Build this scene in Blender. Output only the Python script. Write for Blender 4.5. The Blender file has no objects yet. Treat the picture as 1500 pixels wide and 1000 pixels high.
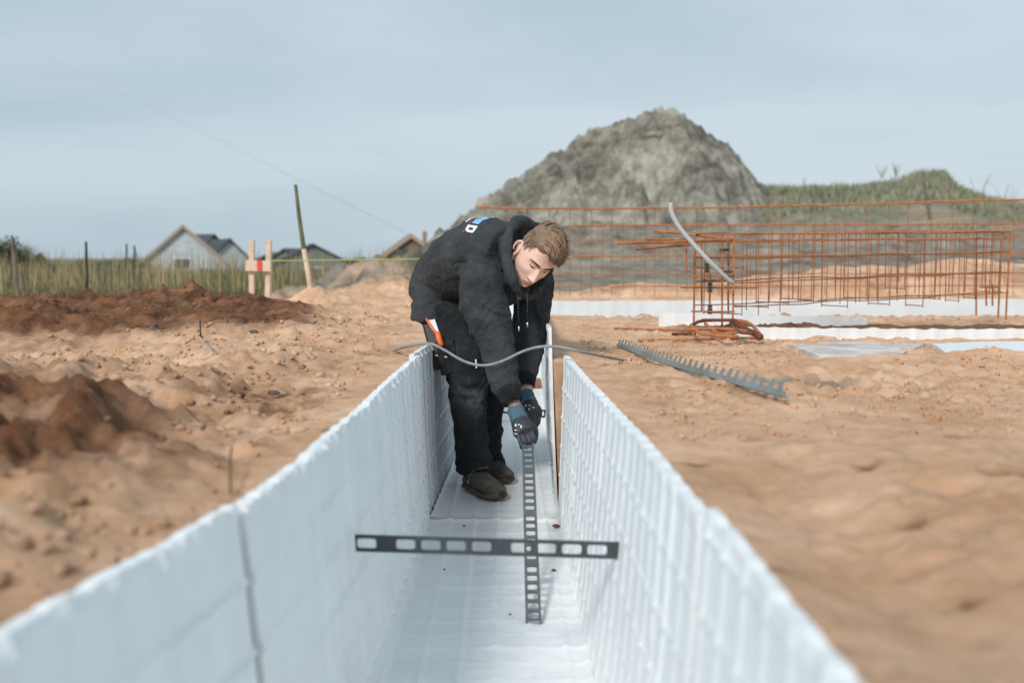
import bpy, math, random
import numpy as np
from mathutils import Vector, Matrix
from mathutils.bvhtree import BVHTree
random.seed(7); RNG = np.random.default_rng(7)
SC = bpy.context.scene
COL = SC.collection
# ------------------------------------------------------------------ camera
FPX, VX, HZ, CZ = 1458.0, 736.0, 378.0, 1.09      # focal length in px of a 1500 px wide picture, vanishing point, horizon, eye height
yaw = math.atan((750 - VX) / FPX); pitch = math.atan((500 - HZ) / FPX)
fwd = Vector((math.sin(yaw) * math.cos(pitch), math.cos(yaw) * math.cos(pitch), -math.sin(pitch)))
rgt = Vector((math.cos(yaw), -math.sin(yaw), 0)); upv = rgt.cross(fwd)
EYE = Vector((0, 0, CZ))
def P(px, py, D):
    d = fwd + rgt * ((px - 750) / FPX) + upv * ((500 - py) / FPX)
    return EYE + d * (D / d.y)
def G(px, py, z):
    d = fwd + rgt * ((px - 750) / FPX) + upv * ((500 - py) / FPX)
    return EYE + d * ((z - CZ) / d.z)
cd = bpy.data.cameras.new('camera'); cam = bpy.data.objects.new('camera', cd); COL.objects.link(cam)
cam.location = EYE
cam.rotation_euler = Matrix((rgt, upv, -fwd)).transposed().to_euler()
cd.sensor_width = 36; cd.lens = 36 * FPX / 1500
cd.clip_start = 0.05; cd.clip_end = 6000
cd.dof.use_dof = True; cd.dof.focus_distance = 4.35; cd.dof.aperture_fstop = 2.0
SC.camera = cam
# ------------------------------------------------------------------ object helpers
def tag(o, label=None, cat=None, group=None, kind=None):
    if label: o['label'] = label
    if cat: o['category'] = cat
    if group: o['group'] = group
    if kind: o['kind'] = kind
    return o
def empty(name, loc=(0, 0, 0), **k):
    o = bpy.data.objects.new(name, None); COL.objects.link(o); o.location = loc; o.empty_display_size = .1
    return tag(o, **k)
def link(name, me, parent=None, mats=None):
    o = bpy.data.objects.new(name, me); COL.objects.link(o)
    if parent is not None:
        o.parent = parent
        if parent.parent is None:      # a part built in world space under a placed root (parts themselves sit at the world origin)
            o.matrix_parent_inverse = (Matrix.Translation(parent.location) @ parent.rotation_euler.to_matrix().to_4x4()).inverted()
    return o
def mesh_obj(name, v, f, mat=None, parent=None, smooth=True):
    me = bpy.data.meshes.new(name)
    if isinstance(v, np.ndarray): v = v.tolist()
    if isinstance(f, np.ndarray): f = f.tolist()
    me.from_pydata(v, [], f); me.update()
    if smooth: me.polygons.foreach_set('use_smooth', [True] * len(me.polygons))
    if mat is not None:
        for m in (mat if isinstance(mat, (list, tuple)) else [mat]): me.materials.append(m)
    return link(name, me, parent)
def set_smooth_auto(o, ang=35):
    me = o.data
    try: me.set_sharp_from_angle(angle=math.radians(ang))
    except Exception: pass
class MB:
    def __init__(s): s.v = []; s.f = []
    def add(s, v, f):
        n = len(s.v); s.v += [tuple(p) for p in v]; s.f += [tuple(i + n for i in q) for q in f]; return s
    def box(s, c, size, R=None, bev=0.0):
        c = Vector(c); hx, hy, hz = [q / 2 for q in size]
        if bev <= 0:
            pts = [Vector((x, y, z)) for x in (-hx, hx) for y in (-hy, hy) for z in (-hz, hz)]
            fs = [(0, 1, 3, 2), (4, 6, 7, 5), (0, 4, 5, 1), (2, 3, 7, 6), (0, 2, 6, 4), (1, 5, 7, 3)]
        else:
            b = min(bev, hx * .9, hy * .9, hz * .9); pts = []; fs = []
            idx = {}
            for sx in (-1, 1):
                for sy in (-1, 1):
                    for sz in (-1, 1):
                        for a in range(3):
                            q = [sx * (hx - b), sy * (hy - b), sz * (hz - b)]
                            q[a] = (sx, sy, sz)[a] * (hx, hy, hz)[a]
                            idx[(sx, sy, sz, a)] = len(pts); pts.append(Vector(q))
            for a in range(3):
                for sg in (-1, 1):
                    o1, o2 = [i for i in range(3) if i != a]; q = []
                    for p1, p2 in ((-1, -1), (1, -1), (1, 1), (-1, 1)):
                        k = [0, 0, 0]; k[a] = sg; k[o1] = p1; k[o2] = p2; q.append(idx[(k[0], k[1], k[2], a)])
                    fs.append(q)
                    for s2 in (-1, 1):
                        if (a, o1) > (o1, a): pass
            for a in range(3):
                o1, o2 = [i for i in range(3) if i != a]
                for p1 in (-1, 1):
                    for p2 in (-1, 1):
                        k0 = [0] * 3; k1 = [0] * 3
                        k0[a] = -1; k1[a] = 1
                        for k in (k0, k1): k[o1] = p1; k[o2] = p2
                        fs.append([idx[(*k0, o1)], idx[(*k1, o1)], idx[(*k1, o2)], idx[(*k0, o2)]])
            for sx in (-1, 1):
                for sy in (-1, 1):
                    for sz in (-1, 1): fs.append([idx[(sx, sy, sz, 0)], idx[(sx, sy, sz, 1)], idx[(sx, sy, sz, 2)]])
        if R is not None: pts = [R @ p for p in pts]
        return s.add([c + p for p in pts], fs)
    def bar(s, a, b, w, h, up=(0, 0, 1), bev=0.0):
        a = Vector(a); b = Vector(b); d = (b - a); L = d.length; d.normalize()
        u = Vector(up); x = d.cross(u)
        if x.length < 1e-4: x = d.cross(Vector((1, 0, 0)))
        x.normalize(); u = x.cross(d)
        R = Matrix((x, d, u)).transposed()
        return s.box((a + b) / 2, (w, L, h), R, bev)
    def tube(s, pts, r, n=8, cap=True):
        pts = [Vector(p) for p in pts]; m = len(pts)
        rs = list(r) if hasattr(r, '__len__') else [r] * m
        t0 = (pts[1] - pts[0]).normalized()
        ref = Vector((0, 0, 1)) if abs(t0.z) < .9 else Vector((1, 0, 0))
        x = t0.cross(ref).normalized(); v = []; f = []
        for i in range(m):
            t = (pts[min(i + 1, m - 1)] - pts[max(i - 1, 0)]).normalized()
            x = (x - t * x.dot(t)).normalized(); y = t.cross(x)
            for k in range(n):
                a = 2 * math.pi * k / n; v.append(pts[i] + (x * math.cos(a) + y * math.sin(a)) * rs[i])
        for i in range(m - 1):
            for k in range(n):
                k2 = (k + 1) % n; f.append((i * n + k, i * n + k2, (i + 1) * n + k2, (i + 1) * n + k))
        if cap: f.append(tuple(reversed(range(n)))); f.append(tuple(range((m - 1) * n, m * n)))
        return s.add(v, f)
    def build(s, name, mat, parent=None, smooth=False, auto=None):
        o = mesh_obj(name, s.v, s.f, mat, parent, smooth)
        if auto: set_smooth_auto(o, auto)
        return o
def spline(pts, n):
    """Catmull-Rom through pts (arrays of any width)"""
    p = np.array(pts, float); m = len(p); t = np.linspace(0, m - 1, n); i = np.clip(t.astype(int), 0, m - 2); u = (t - i)[:, None]
    g = lambda k: p[np.clip(k, 0, m - 1)]
    p0, p1, p2, p3 = g(i - 1), g(i), g(i + 1), g(i + 2)
    p0 = np.where((i == 0)[:, None], 2 * p1 - p2, p0); p3 = np.where((i >= m - 2)[:, None], 2 * p2 - p1, p3)
    return .5 * (2 * p1 + (p2 - p0) * u + (2 * p0 - 5 * p1 + 4 * p2 - p3) * u ** 2 + (3 * p1 - p0 - 3 * p2 + p3) * u ** 3)
# ------------------------------------------------------------------ numpy noise
_pm = np.random.default_rng(3).permutation(4096)
_gr = np.random.default_rng(4).normal(size=(4096, 3)); _gr /= np.linalg.norm(_gr, axis=1)[:, None]
def _h(ix, iy, iz): return _pm[(_pm[(_pm[ix & 4095] + iy) & 4095] + iz) & 4095]
def pn(x, y, z=0.0):
    x, y, z = np.broadcast_arrays(np.asarray(x, float), np.asarray(y, float), np.asarray(z, float))
    ix, iy, iz = [np.floor(q).astype(int) for q in (x, y, z)]; fx, fy, fz = x - ix, y - iy, z - iz
    w = [q * q * q * (q * (q * 6 - 15) + 10) for q in (fx, fy, fz)]; out = 0
    for a in (0, 1):
        for b in (0, 1):
            for c in (0, 1):
                g = _gr[_h(ix + a, iy + b, iz + c)]
                d = g[..., 0] * (fx - a) + g[..., 1] * (fy - b) + g[..., 2] * (fz - c)
                out = out + d * (w[0] if a else 1 - w[0]) * (w[1] if b else 1 - w[1]) * (w[2] if c else 1 - w[2])
    return out * 1.6
def fbm(x, y, z=0.0, o=4, lac=2.03, g=.5):
    s = 0; a = 1
    for k in range(o): s = s + a * pn(np.asarray(x) * lac ** k + 17.3 * k, np.asarray(y) * lac ** k - 9.1 * k, np.asarray(z) * lac ** k + 4.7 * k); a *= g
    return s
def ridg(x, y, z=0.0, o=4):
    s = 0; a = 1
    for k in range(o): s = s + a * (1 - 2.2 * np.abs(pn(np.asarray(x) * 2.1 ** k + 7.7 * k, np.asarray(y) * 2.1 ** k + 3.3 * k, z + 5.1 * k))); a *= .5
    return s
def sst(a, b, x): t = np.clip((x - a) / (b - a), 0, 1); return t * t * (3 - 2 * t)
# ------------------------------------------------------------------ materials
def mat(name, col, rough=.6, metal=0, noise=None, bump=None, spec=None, ramp=None, sheen=0, fine=None):
    """noise=(scale, amount) mottles the colour; bump=(scale, distance); ramp = second colour mixed by the mottling"""
    m = bpy.data.materials.new(name); m.use_nodes = True; nt = m.node_tree; b = nt.nodes['Principled BSDF']
    b.inputs['Base Color'].default_value = (*col, 1); b.inputs['Roughness'].default_value = rough; b.inputs['Metallic'].default_value = metal
    if spec is not None: b.inputs['Specular IOR Level'].default_value = spec
    if sheen: b.inputs['Sheen Weight'].default_value = sheen; b.inputs['Sheen Roughness'].default_value = .5
    tc = nt.nodes.new('ShaderNodeTexCoord')
    if noise:
        n = nt.nodes.new('ShaderNodeTexNoise'); n.inputs['Scale'].default_value = noise[0]; n.inputs['Detail'].default_value = 6; n.inputs['Roughness'].default_value = .65
        nt.links.new(tc.outputs['Object'], n.inputs['Vector'])
        r = nt.nodes.new('ShaderNodeValToRGB'); nt.links.new(n.outputs['Fac'], r.inputs['Fac'])
        r.color_ramp.elements[0].position = .32; r.color_ramp.elements[1].position = .68
        c2 = ramp if ramp else [min(1, c * (1 + noise[1])) for c in col]
        r.color_ramp.elements[0].color = (*([c * (1 - noise[1]) for c in col] if not ramp else col), 1); r.color_ramp.elements[1].color = (*c2, 1)
        nt.links.new(r.outputs['Color'], b.inputs['Base Color'])
    if bump:
        n = nt.nodes.new('ShaderNodeTexNoise'); n.inputs['Scale'].default_value = bump[0]; n.inputs['Detail'].default_value = 5
        nt.links.new(tc.outputs['Object'], n.inputs['Vector'])
        bp = nt.nodes.new('ShaderNodeBump'); bp.inputs['Distance'].default_value = bump[1]; bp.inputs['Strength'].default_value = 1
        nt.links.new(n.outputs['Fac'], bp.inputs['Height']); nt.links.new(bp.outputs['Normal'], b.inputs['Normal'])
    return m
def soil_mat(name):
    """earth whose colour comes from the mesh attributes moist / grey / green (kinds of soil) broken up by noise"""
    m = bpy.data.materials.new(name); m.use_nodes = True; nt = m.node_tree; N = nt.nodes; L = nt.links; b = N['Principled BSDF']
    b.inputs['Roughness'].default_value = .95; b.inputs['Specular IOR Level'].default_value = .15
    tc = N.new('ShaderNodeTexCoord')
    def noise(sc, det=8, ro=.6):
        n = N.new('ShaderNodeTexNoise'); n.inputs['Scale'].default_value = sc; n.inputs['Detail'].default_value = det; n.inputs['Roughness'].default_value = ro
        L.new(tc.outputs['Object'], n.inputs['Vector']); return n.outputs['Fac']
    def ramp(f, p0, c0, p1, c1):
        r = N.new('ShaderNodeValToRGB'); r.color_ramp.elements[0].position = p0; r.color_ramp.elements[0].color = (*c0, 1)
        r.color_ramp.elements[1].position = p1; r.color_ramp.elements[1].color = (*c1, 1); L.new(f, r.inputs['Fac']); return r.outputs['Color']
    def mix(f, a, c):
        x = N.new('ShaderNodeMix'); x.data_type = 'RGBA'; L.new(f, x.inputs['Factor']); L.new(a, x.inputs['A']); L.new(c, x.inputs['B']); return x.outputs['Result']
    def attr(nm, amp=.5):
        a = N.new('ShaderNodeAttribute'); a.attribute_name = nm
        q = N.new('ShaderNodeMath'); q.operation = 'MULTIPLY_ADD'; L.new(noise(9, 6, .7), q.inputs[0]); q.inputs[1].default_value = amp; q.inputs[2].default_value = -amp / 2
        s = N.new('ShaderNodeMath'); s.operation = 'ADD'; s.use_clamp = True; L.new(a.outputs['Fac'], s.inputs[0]); L.new(q.outputs[0], s.inputs[1]); return s.outputs[0]
    dry = ramp(noise(3, 10, .65), .35, (.58, .34, .195), .65, (.80, .53, .36))
    wet = ramp(noise(6, 10, .7), .36, (.062, .027, .014), .62, (.24, .105, .05))
    gry = ramp(noise(2.2, 10, .7), .36, (.105, .092, .072), .66, (.33, .30, .245))
    grn = ramp(noise(1.4, 10, .7), .36, (.12, .125, .08), .64, (.25, .245, .165))  # green greyed and paled so the far bank carries distance haze
    sp = N.new('ShaderNodeValToRGB'); sp.color_ramp.elements[0].position = .54; sp.color_ramp.elements[0].color = (0, 0, 0, 1); sp.color_ramp.elements[1].position = .70; sp.color_ramp.elements[1].color = (.5, .5, .5, 1)
    L.new(noise(19, 9, .78), sp.inputs['Fac']); damp = ramp(noise(5, 5, .6), .4, (.20, .10, .05), .6, (.34, .19, .105)); dry = mix(sp.outputs['Color'], dry, damp)
    c = mix(attr('moist', .7), dry, wet); c = mix(attr('grey'), c, gry); c = mix(attr('green'), c, grn)
    L.new(c, b.inputs['Base Color'])
    n1 = noise(30, 10, .82); bp = N.new('ShaderNodeBump'); bp.inputs['Distance'].default_value = .009; L.new(n1, bp.inputs['Height']); L.new(bp.outputs['Normal'], b.inputs['Normal'])
    return m
def set_attr(o, nm, val):
    a = o.data.attributes.new(nm, 'FLOAT', 'POINT'); a.data.foreach_set('value', np.asarray(val, np.float32).ravel())
# ------------------------------------------------------------------ light and sky
SUN_EL, SUN_AZ = math.radians(38), math.radians(208)          # azimuth clockwise from +Y : behind the camera, to its left
w = bpy.data.worlds.new('World'); SC.world = w; w.use_nodes = True; nt = w.node_tree; nt.nodes.clear(); L = nt.links
out = nt.nodes.new('ShaderNodeOutputWorld'); bg = nt.nodes.new('ShaderNodeBackground'); L.new(bg.outputs[0], out.inputs[0])
sky = nt.nodes.new('ShaderNodeTexSky'); sky.sky_type = 'NISHITA'; sky.sun_disc = False; sky.sun_elevation = SUN_EL; sky.sun_rotation = SUN_AZ; sky.dust_density = 2
tc = nt.nodes.new('ShaderNodeTexCoord'); mp = nt.nodes.new('ShaderNodeMapping'); mp.inputs['Scale'].default_value = (1, 1, 5)
L.new(tc.outputs['Generated'], mp.inputs['Vector'])
cn = nt.nodes.new('ShaderNodeTexNoise'); cn.inputs['Scale'].default_value = 1.25; cn.inputs['Detail'].default_value = 5; cn.inputs['Roughness'].default_value = .5; cn.inputs['Distortion'].default_value = .3
L.new(mp.outputs[0], cn.inputs['Vector'])
cr = nt.nodes.new('ShaderNodeValToRGB'); cr.color_ramp.elements[0].position = .33; cr.color_ramp.elements[1].position = .66
cr.color_ramp.elements[0].color = (2.4, 3.16, 3.76, 1); cr.color_ramp.elements[1].color = (3.65, 4.22, 4.6, 1)
L.new(cn.outputs['Fac'], cr.inputs['Fac'])
mx = nt.nodes.new('ShaderNodeMix'); mx.data_type = 'RGBA'; mx.inputs['Factor'].default_value = .93
L.new(sky.outputs[0], mx.inputs['A']); L.new(cr.outputs[0], mx.inputs['B']); L.new(mx.outputs['Result'], bg.inputs['Color'])
bg.inputs['Strength'].default_value = .1
sl = bpy.data.lights.new('sun', 'SUN'); sl.energy = 1.7; sl.angle = math.radians(12); sl.color = (1, .96, .91)
so = bpy.data.objects.new('sun', sl); COL.objects.link(so)
sd = Vector((math.sin(SUN_AZ) * math.cos(SUN_EL), math.cos(SUN_AZ) * math.cos(SUN_EL), math.sin(SUN_EL)))
so.rotation_euler = (-sd).to_track_quat('-Z', 'Y').to_euler()
vs = SC.view_settings; vs.view_transform = 'Standard'; vs.look = 'None'; vs.gamma = 1; vs.use_curve_mapping = False; vs.exposure = 0.72
# ------------------------------------------------------------------ the trench: piecewise lines along depth
def ip(D, pts): return np.interp(D, [p[0] for p in pts], [p[1] for p in pts])
def from_px(pts, z, pre, post):
    q = [G(a, b, z) for a, b in pts]; q = sorted((p.y, p.x) for p in q); return pre + q + post
LT = from_px([(0, 940), (57, 907), (141, 859), (229, 811), (325, 752), (387, 712), (444, 672), (466, 652), (523, 608), (572, 560), (612, 523)], .69, [(-3, -.66), (.6, -.60)], [(4.6, -.31), (5.26, -.285), (6.5, -.22), (8.2, -.15)])
LB = from_px([(625.6, 772), (614, 823), (600, 868), (582, 925), (566, 973)], .014, [(-3, -.44), (.6, -.42), (1.06, -.40), (1.64, -.345)], [(5.26, -.253), (6.5, -.20), (8.2, -.13)])
RT = from_px([(822, 516), (862, 560), (902, 602), (936, 640), (988, 709), (1035, 770), (1097, 848), (1144, 911), (1217, 1000)], .69, [(-3, .33), (.6, .31)], [])
RB = from_px([(820, 775), (830, 817), (842, 877), (856, 941), (867, 993)], .014, [(-3, .27), (.6, .26), (1.5, .24)], [])
print('RT', [tuple(round(a, 3) for a in p) for p in RT]); print('LT', [tuple(round(a, 3) for a in p) for p in LT]); print('LB', [tuple(round(a, 3) for a in p) for p in LB])
RT2 = [(4.15, .193), (5, .225), (6, .255), (7.4, .295), (8.2, .31)]
RB2 = [(4.15, .228), (5, .255), (6, .28), (7.4, .315), (8.2, .335)]
TW = .020
TOPZ = .685
def edgeL(D): return ip(D, LT) - TW - .012
def edgeR(D): return np.where(D < 4.08, ip(D, RT) + TW + .012, ip(D, RT2) + .018)
def botL(D): return ip(D, LB) - TW - .006
def botR(D): return np.where(D < 4.08, ip(D, RB) + TW + .006, ip(D, RB2) + .015)
def bumpg(x, y, cx, cy, rx, ry, h, rot=0, pw=2.0):
    c, s = math.cos(rot), math.sin(rot); u = ((x - cx) * c + (y - cy) * s) / rx; v = (-(x - cx) * s + (y - cy) * c) / ry
    return h * np.exp(-((u * u + v * v) ** (pw / 2)))
PITS = [(G(a, c, .67).x, G(a, c, .67).y, r, d) for a, c, r, d in ((1338, 752, .018, .014), (1272, 686, .020, .010), (1472, 706, .035, .012), (1222, 945, .012, .012), (1018, 672, .02, .01), (1140, 822, .012, .008), (1400, 640, .02, .008), (1250, 600, .02, .008), (1420, 850, .014, .008), (1100, 640, .018, .008), (480, 628, .03, .01), (430, 590, .025, .012), (640, 560, .02, .008))]
def heap(px, py, D): p = P(px, py, D); return p.x, p.y, p.z
def ground_h(x, y):
    """height, moist, grey, green"""
    d = np.maximum(np.abs(x) - .3, 0)
    z = np.full_like(x, .66)
    side = np.where(x > 0, 1, 0)
    # broad relief
    far = sst(12, 70, y)
    z = z - 2.2 * far * np.where(x < 6, 1, sst(60, 6, x) * .6 + .4) + .018 * fbm(x * .45, y * .45, 1.3)
    # ---- left : loose dug earth near the camera, a long dark bank behind
    cl = sst(-.35, -.75, x) * sst(14, 9, y)
    clod = np.clip(fbm(x * 4.2, y * 4.2, 2.2, 5, 2.1, .6) + .1, -.4, 1.2)
    rough = sst(3.8, 1.6, y) * sst(-.55, -1.0, x)
    z = z + cl * clod * (.03 + .085 * rough)
    z = z + bumpg(x, y, -1.35, 2.55, .45, .55, .13) + bumpg(x, y, -1.05, 1.5, .35, .4, .07) + bumpg(x, y, -.8, 1.25, .2, .25, .03) + bumpg(x, y, -1.75, 3.3, .6, .5, .08) + bumpg(x, y, -.95, 3.75, .28, .3, .06)
    z = z + bumpg(x, y, -1.25, 4.3, .32, .35, .055) - bumpg(x, y, -.75, 2.6, .3, .4, .03)
    bank = (bumpg(x, y, -3.7, 6.9, 2.0, 1.1, .125, .06, 2.8) + bumpg(x, y, -2.0, 6.8, .75, .8, .09, 0, 2.4) + bumpg(x, y, -2.6, 5.4, 1.2, .5, .11) + bumpg(x, y, -1.5, 5.9, .5, .45, .06) + bumpg(x, y, -3.9, 7.3, .35, .4, .05)) * (1 + .35 * fbm(x * 1.1, y * 1.1, 8.1, 4))
    z = z + bank + np.clip(bank, 0, .3) * np.clip(fbm(x * 4.2, y * 4.2, 3.3, 5, 2.1, .6), -.5, 1) * .34
    bil = lambda fx, s: np.abs(pn(x * fx + s, y * fx, s)) * 1.7 - .45
    z = z + (np.clip(bank, 0, .15) / .15 * .9 + 1.2 * rough * sst(-.3, .2, fbm(x * 1.3, y * 1.3, 9.2, 4))) * (.042 * bil(4.5, 1.5) + .022 * bil(9.5, 7.5) + .012 * bil(21, 3.5))
    z = z + cl * (1 - rough) * sst(-.1, .4, fbm(x * 1.1, y * 1.1, 14.2, 3)) * (.020 * bil(9, 2.5) + .016 * bil(20, 4.5))
    z = z + sst(.75, 1.2, x) * sst(2.7, 3.2, y) * sst(5.0, 4.6, y) * sst(-.4, .3, fbm(x * .9, y * .9, 21.2, 3)) * (.022 * bil(11, 5.5) + .018 * bil(24, 9.5))
    z = z + bumpg(x, y, .62, 3.0, .16, .5, 1) * (.018 * bil(12, 5.1) + .01 * bil(25, 1.1))
    # small heaps by the leaning pole and the field edge
    hx, hy, _ = heap(458, 430, 8.8); z = z + bumpg(x, y, hx, hy, .28, .3, .15, 0, 1.6)
    hx, hy, _ = heap(500, 445, 8.3); z = z + bumpg(x, y, hx, hy, .3, .3, .06)
    hx, hy, _ = heap(595, 430, 9.6); z = z + bumpg(x, y, hx, hy, .75, .8, .20, 0, 2.4) + bumpg(x, y, -1.25, 10.6, .95, .8, .30, 0, 2.2) * (1 + .8 * fbm(x * 2, y * 2, 1.9, 4))
    # ---- right
    cr_ = sst(.35, .8, x) * sst(14, 9, y)
    z = z + cr_ * .008 * fbm(x * 2.6, y * 2.6, 5.5, 4) * (1 + 1.2 * sst(2.6, 3.6, y) * sst(4.6, 4.0, y))
    z = z - bumpg(x, y, .52, 1.4, .16, .5, .05) + bumpg(x, y, .95, 1.7, .4, .7, .03) - bumpg(x, y, .64, 2.1, .07, .09, .02) - bumpg(x, y, .8, 1.75, .05, .05, .02) - bumpg(x, y, .72, 1.35, .05, .06, .02)
    z = z + bumpg(x, y, .68, 3.35, .16, .3, .03) + cr_ * bumpg(x, y, .66, 3.2, .22, .6, 1) * .03 * np.clip(fbm(x * 8, y * 8, 1.5, 3), -.3, 1)
    hx, hy, _ = heap(1400, 505, 4.35); z = z + bumpg(x, y, hx, hy, .2, .25, .052, 0, 1.8)
    hx, hy, _ = heap(1510, 500, 4.3); z = z + bumpg(x, y, hx, hy, .28, .3, .06, 0, 1.8)
    hx, hy, _ = heap(1300, 530, 4.1); z = z + bumpg(x, y, hx, hy, .6, .28, .03)
    pits = 0; pf_ = 1 + .6 * fbm(x * 30, y * 30, 2.2, 2)
    for hx_, hy_, hr_, hd_ in PITS: q_ = bumpg(x, y, hx_, hy_, hr_ * 1.5, hr_, 1, .3, 2.4) * pf_; z = z - hd_ * q_; pits = pits + q_
    # wet hollow of grey mud
    hx, hy, _ = heap(1175, 553, 3.5); mud = bumpg(x, y, hx, hy, .2, .13, 1, 0, 3); z = z - mud * .012
    # orange sand ridge behind the cross trench, grey bank behind it
    ridge = bumpg(x, y, 1.3, 9.55, .75, .6, .17, 0, 2.6) + bumpg(x, y, 3.9, 9.9, 2.1, .8, .30, 0, 3) + bumpg(x, y, 7.5, 10, 3.2, .9, .22, 0, 3) + bumpg(x, y, 0.2, 9.6, .5, .6, .08)
    ridge = ridge * (1 + .3 * fbm(x * .9, y * .9, 4.4, 4)); z = z + ridge
    gb = sst(13, 20, y) * sst(-3.5, 2.0, x - (y - 13) * .02)
    z = z + gb * (1.15 + .10 * fbm(x * .5, y * .5, 6.6, 5) + .16 * np.clip(fbm(x * 1.1, y * .8, 2.6, 5, 2.1, .6), -.3, 1)) * sst(90, 45, y)
    bk = (sst(24, 34, y) * sst(6.0, 9, x) * sst(120, 60, y))
    tx = np.interp(x * 36 / np.maximum(y, 30), [5, 9.5, 12.5, 14.0, 14.8, 15.9, 16.4, 17.6, 19, 22, 30], [3.6, 3.85, 3.85, 4.1, 4.35, 4.4, 3.85, 3.5, 3.25, 3.1, 2.6]) - .42
    z = z * (1 - bk) + bk * ((tx - 1.09) * np.clip(y, 30, 46) / 36 + 1.09 + .14 * fbm(x * .5, y * .5, 7.7, 4) - .9 * sst(44, 33, y) * sst(24, 34, y) * 0)
    # the dark grassed hillock at the far left
    z = z + bumpg(x, y, -17.6, 34, 2.1, 5, 1.35, 0, 2.4)
    # keep the lips of the trench level
    el, er = edgeL(y), edgeR(y)
    k = np.where(x < 0, sst(.22, .0, el - x), sst(.22, .0, x - er)) * (y < 8.2)
    z = z * (1 - k) + k * (.665 + .006 * fbm(x * 5, y * 5, .4, 3))
    # cross trench (to the right) and a second one nearer
    t1 = sst(7.50, 7.54, y) * sst(8.16, 8.12, y) * (x > -.2)
    z = z * (1 - t1) + t1 * -.02
    flat = sst(4.7, 5.0, y) * sst(8.4, 8.0, y) * sst(.5, .8, x); z = np.where(t1 > 0, z, z * (1 - flat * .85) + .85 * flat * .648)
    fb = sst(4.05, 4.2, y) * sst(5.1, 4.95, y) * sst(1.1, 1.25, x) * sst(2.6, 2.4, x); z = z * (1 - fb) + fb * (.652 + .006 * fbm(x * 9, y * 9, 4.1, 3))
    band = sst(5.75, 5.9, y) * sst(6.42, 6.34, y) * sst(.9, 1.3, x)
    z = z + band * (.012 + .01 * fbm(x * 5, y * 5, 2.2, 3))
    # fine relief everywhere near
    near = sst(16, 8, y)
    gran = sst(-.25, .35, fbm(x * .9, y * .9, 12.2, 3)) * (1 - .7 * k)
    z = z + near * (.005 + .007 * gran) * fbm(x * 15, y * 15, .7, 4, 2.1, .65) + near * np.where(x > 0, .007 + .015 * sst(2.6, 3.6, y), .022) * np.clip(fbm(x * 6.5, y * 6.5, 3.9, 3), 0, 1) * (1 - np.minimum(k, 1)) * (.4 + gran)
    z = z - near * (1 - k) * .012 * np.clip(ridg(x * 1.9, y * 1.9, 6.1, 2) - .9, 0, 1)
    moist = np.clip(.55 * cl * (1 - rough) * sst(.1, .5, fbm(x * 1.1, y * 1.1, 14.2, 3)) * sst(0, .3, fbm(x * 7, y * 7, 24.2, 3)) + sst(.02, .09, bank) * .95 + 1.35 * rough * sst(-.38, .05, fbm(x * 1.3, y * 1.3, 9.2, 4)) + .25 * cl * sst(.1, .6, fbm(x * 1.2, y * 1.2, 5.2, 4)), 0, 1)
    moist = np.clip(moist + .45 * bumpg(x, y, .68, 3.3, .25, .35, 1) * sst(.0, .5, fbm(x * 8, y * 8, 1.5, 3)) + .35 * sst(.05, .2, ridge) * sst(0, .5, fbm(x * 2, y * 2, 2.4, 3)) + .8 * sst(.52, .3, z) * (y < 9) + band * .9, 0, 1)
    moist = np.clip(moist + .5 * gb * sst(.05, .5, fbm(x * .35, y * .5, 11.2, 4)), 0, 1)
    moist = np.clip(moist - .5 * bumpg(x, y, 1.9, 4.95, .7, .3, 1, 0, 4), 0, 1)
    grey = np.clip(sst(10.6, 12.5, y + .5 * fbm(x * .6, y * .6, 2)) * sst(-3.0, -1.0, x) + mud * .85, 0, 1)
    grey = np.clip(grey - .45 * gb * sst(.1, .5, fbm(x * .35, y * .5, 11.2, 4)), 0, 1)
    grey = np.clip(grey + bumpg(x, y, -1.3, 10.5, 1.1, 1.0, 1.3, 0, 4), 0, 1)
    green = np.clip(sst(9.4, 10.6, y + .4 * fbm(x, y, 3)) * sst(-1.0, -2.0, x) + bk * sst(-.2, .4, .35 + fbm(x * .2, y * .3, 4.2, 4)) + sst(60, 80, y), 0, 1)
    moist = np.clip(moist + .8 * pits, 0, 1)  # soil inside the pits is coloured darker
    hp_ = bumpg(x, y, -1.3, 10.5, 1.1, 1.0, 1.3, 0, 4); green = np.clip(green - hp_, 0, 1); moist = np.clip(moist + .35 * hp_ * sst(-.2, .3, fbm(x * 3, y * 3, 31.2, 3)), 0, 1); grey = np.clip(grey - .3 * hp_ * sst(0, .4, fbm(x * 2, y * 2, 37.2, 3)), 0, 1)
    return z, moist, grey, green
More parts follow.
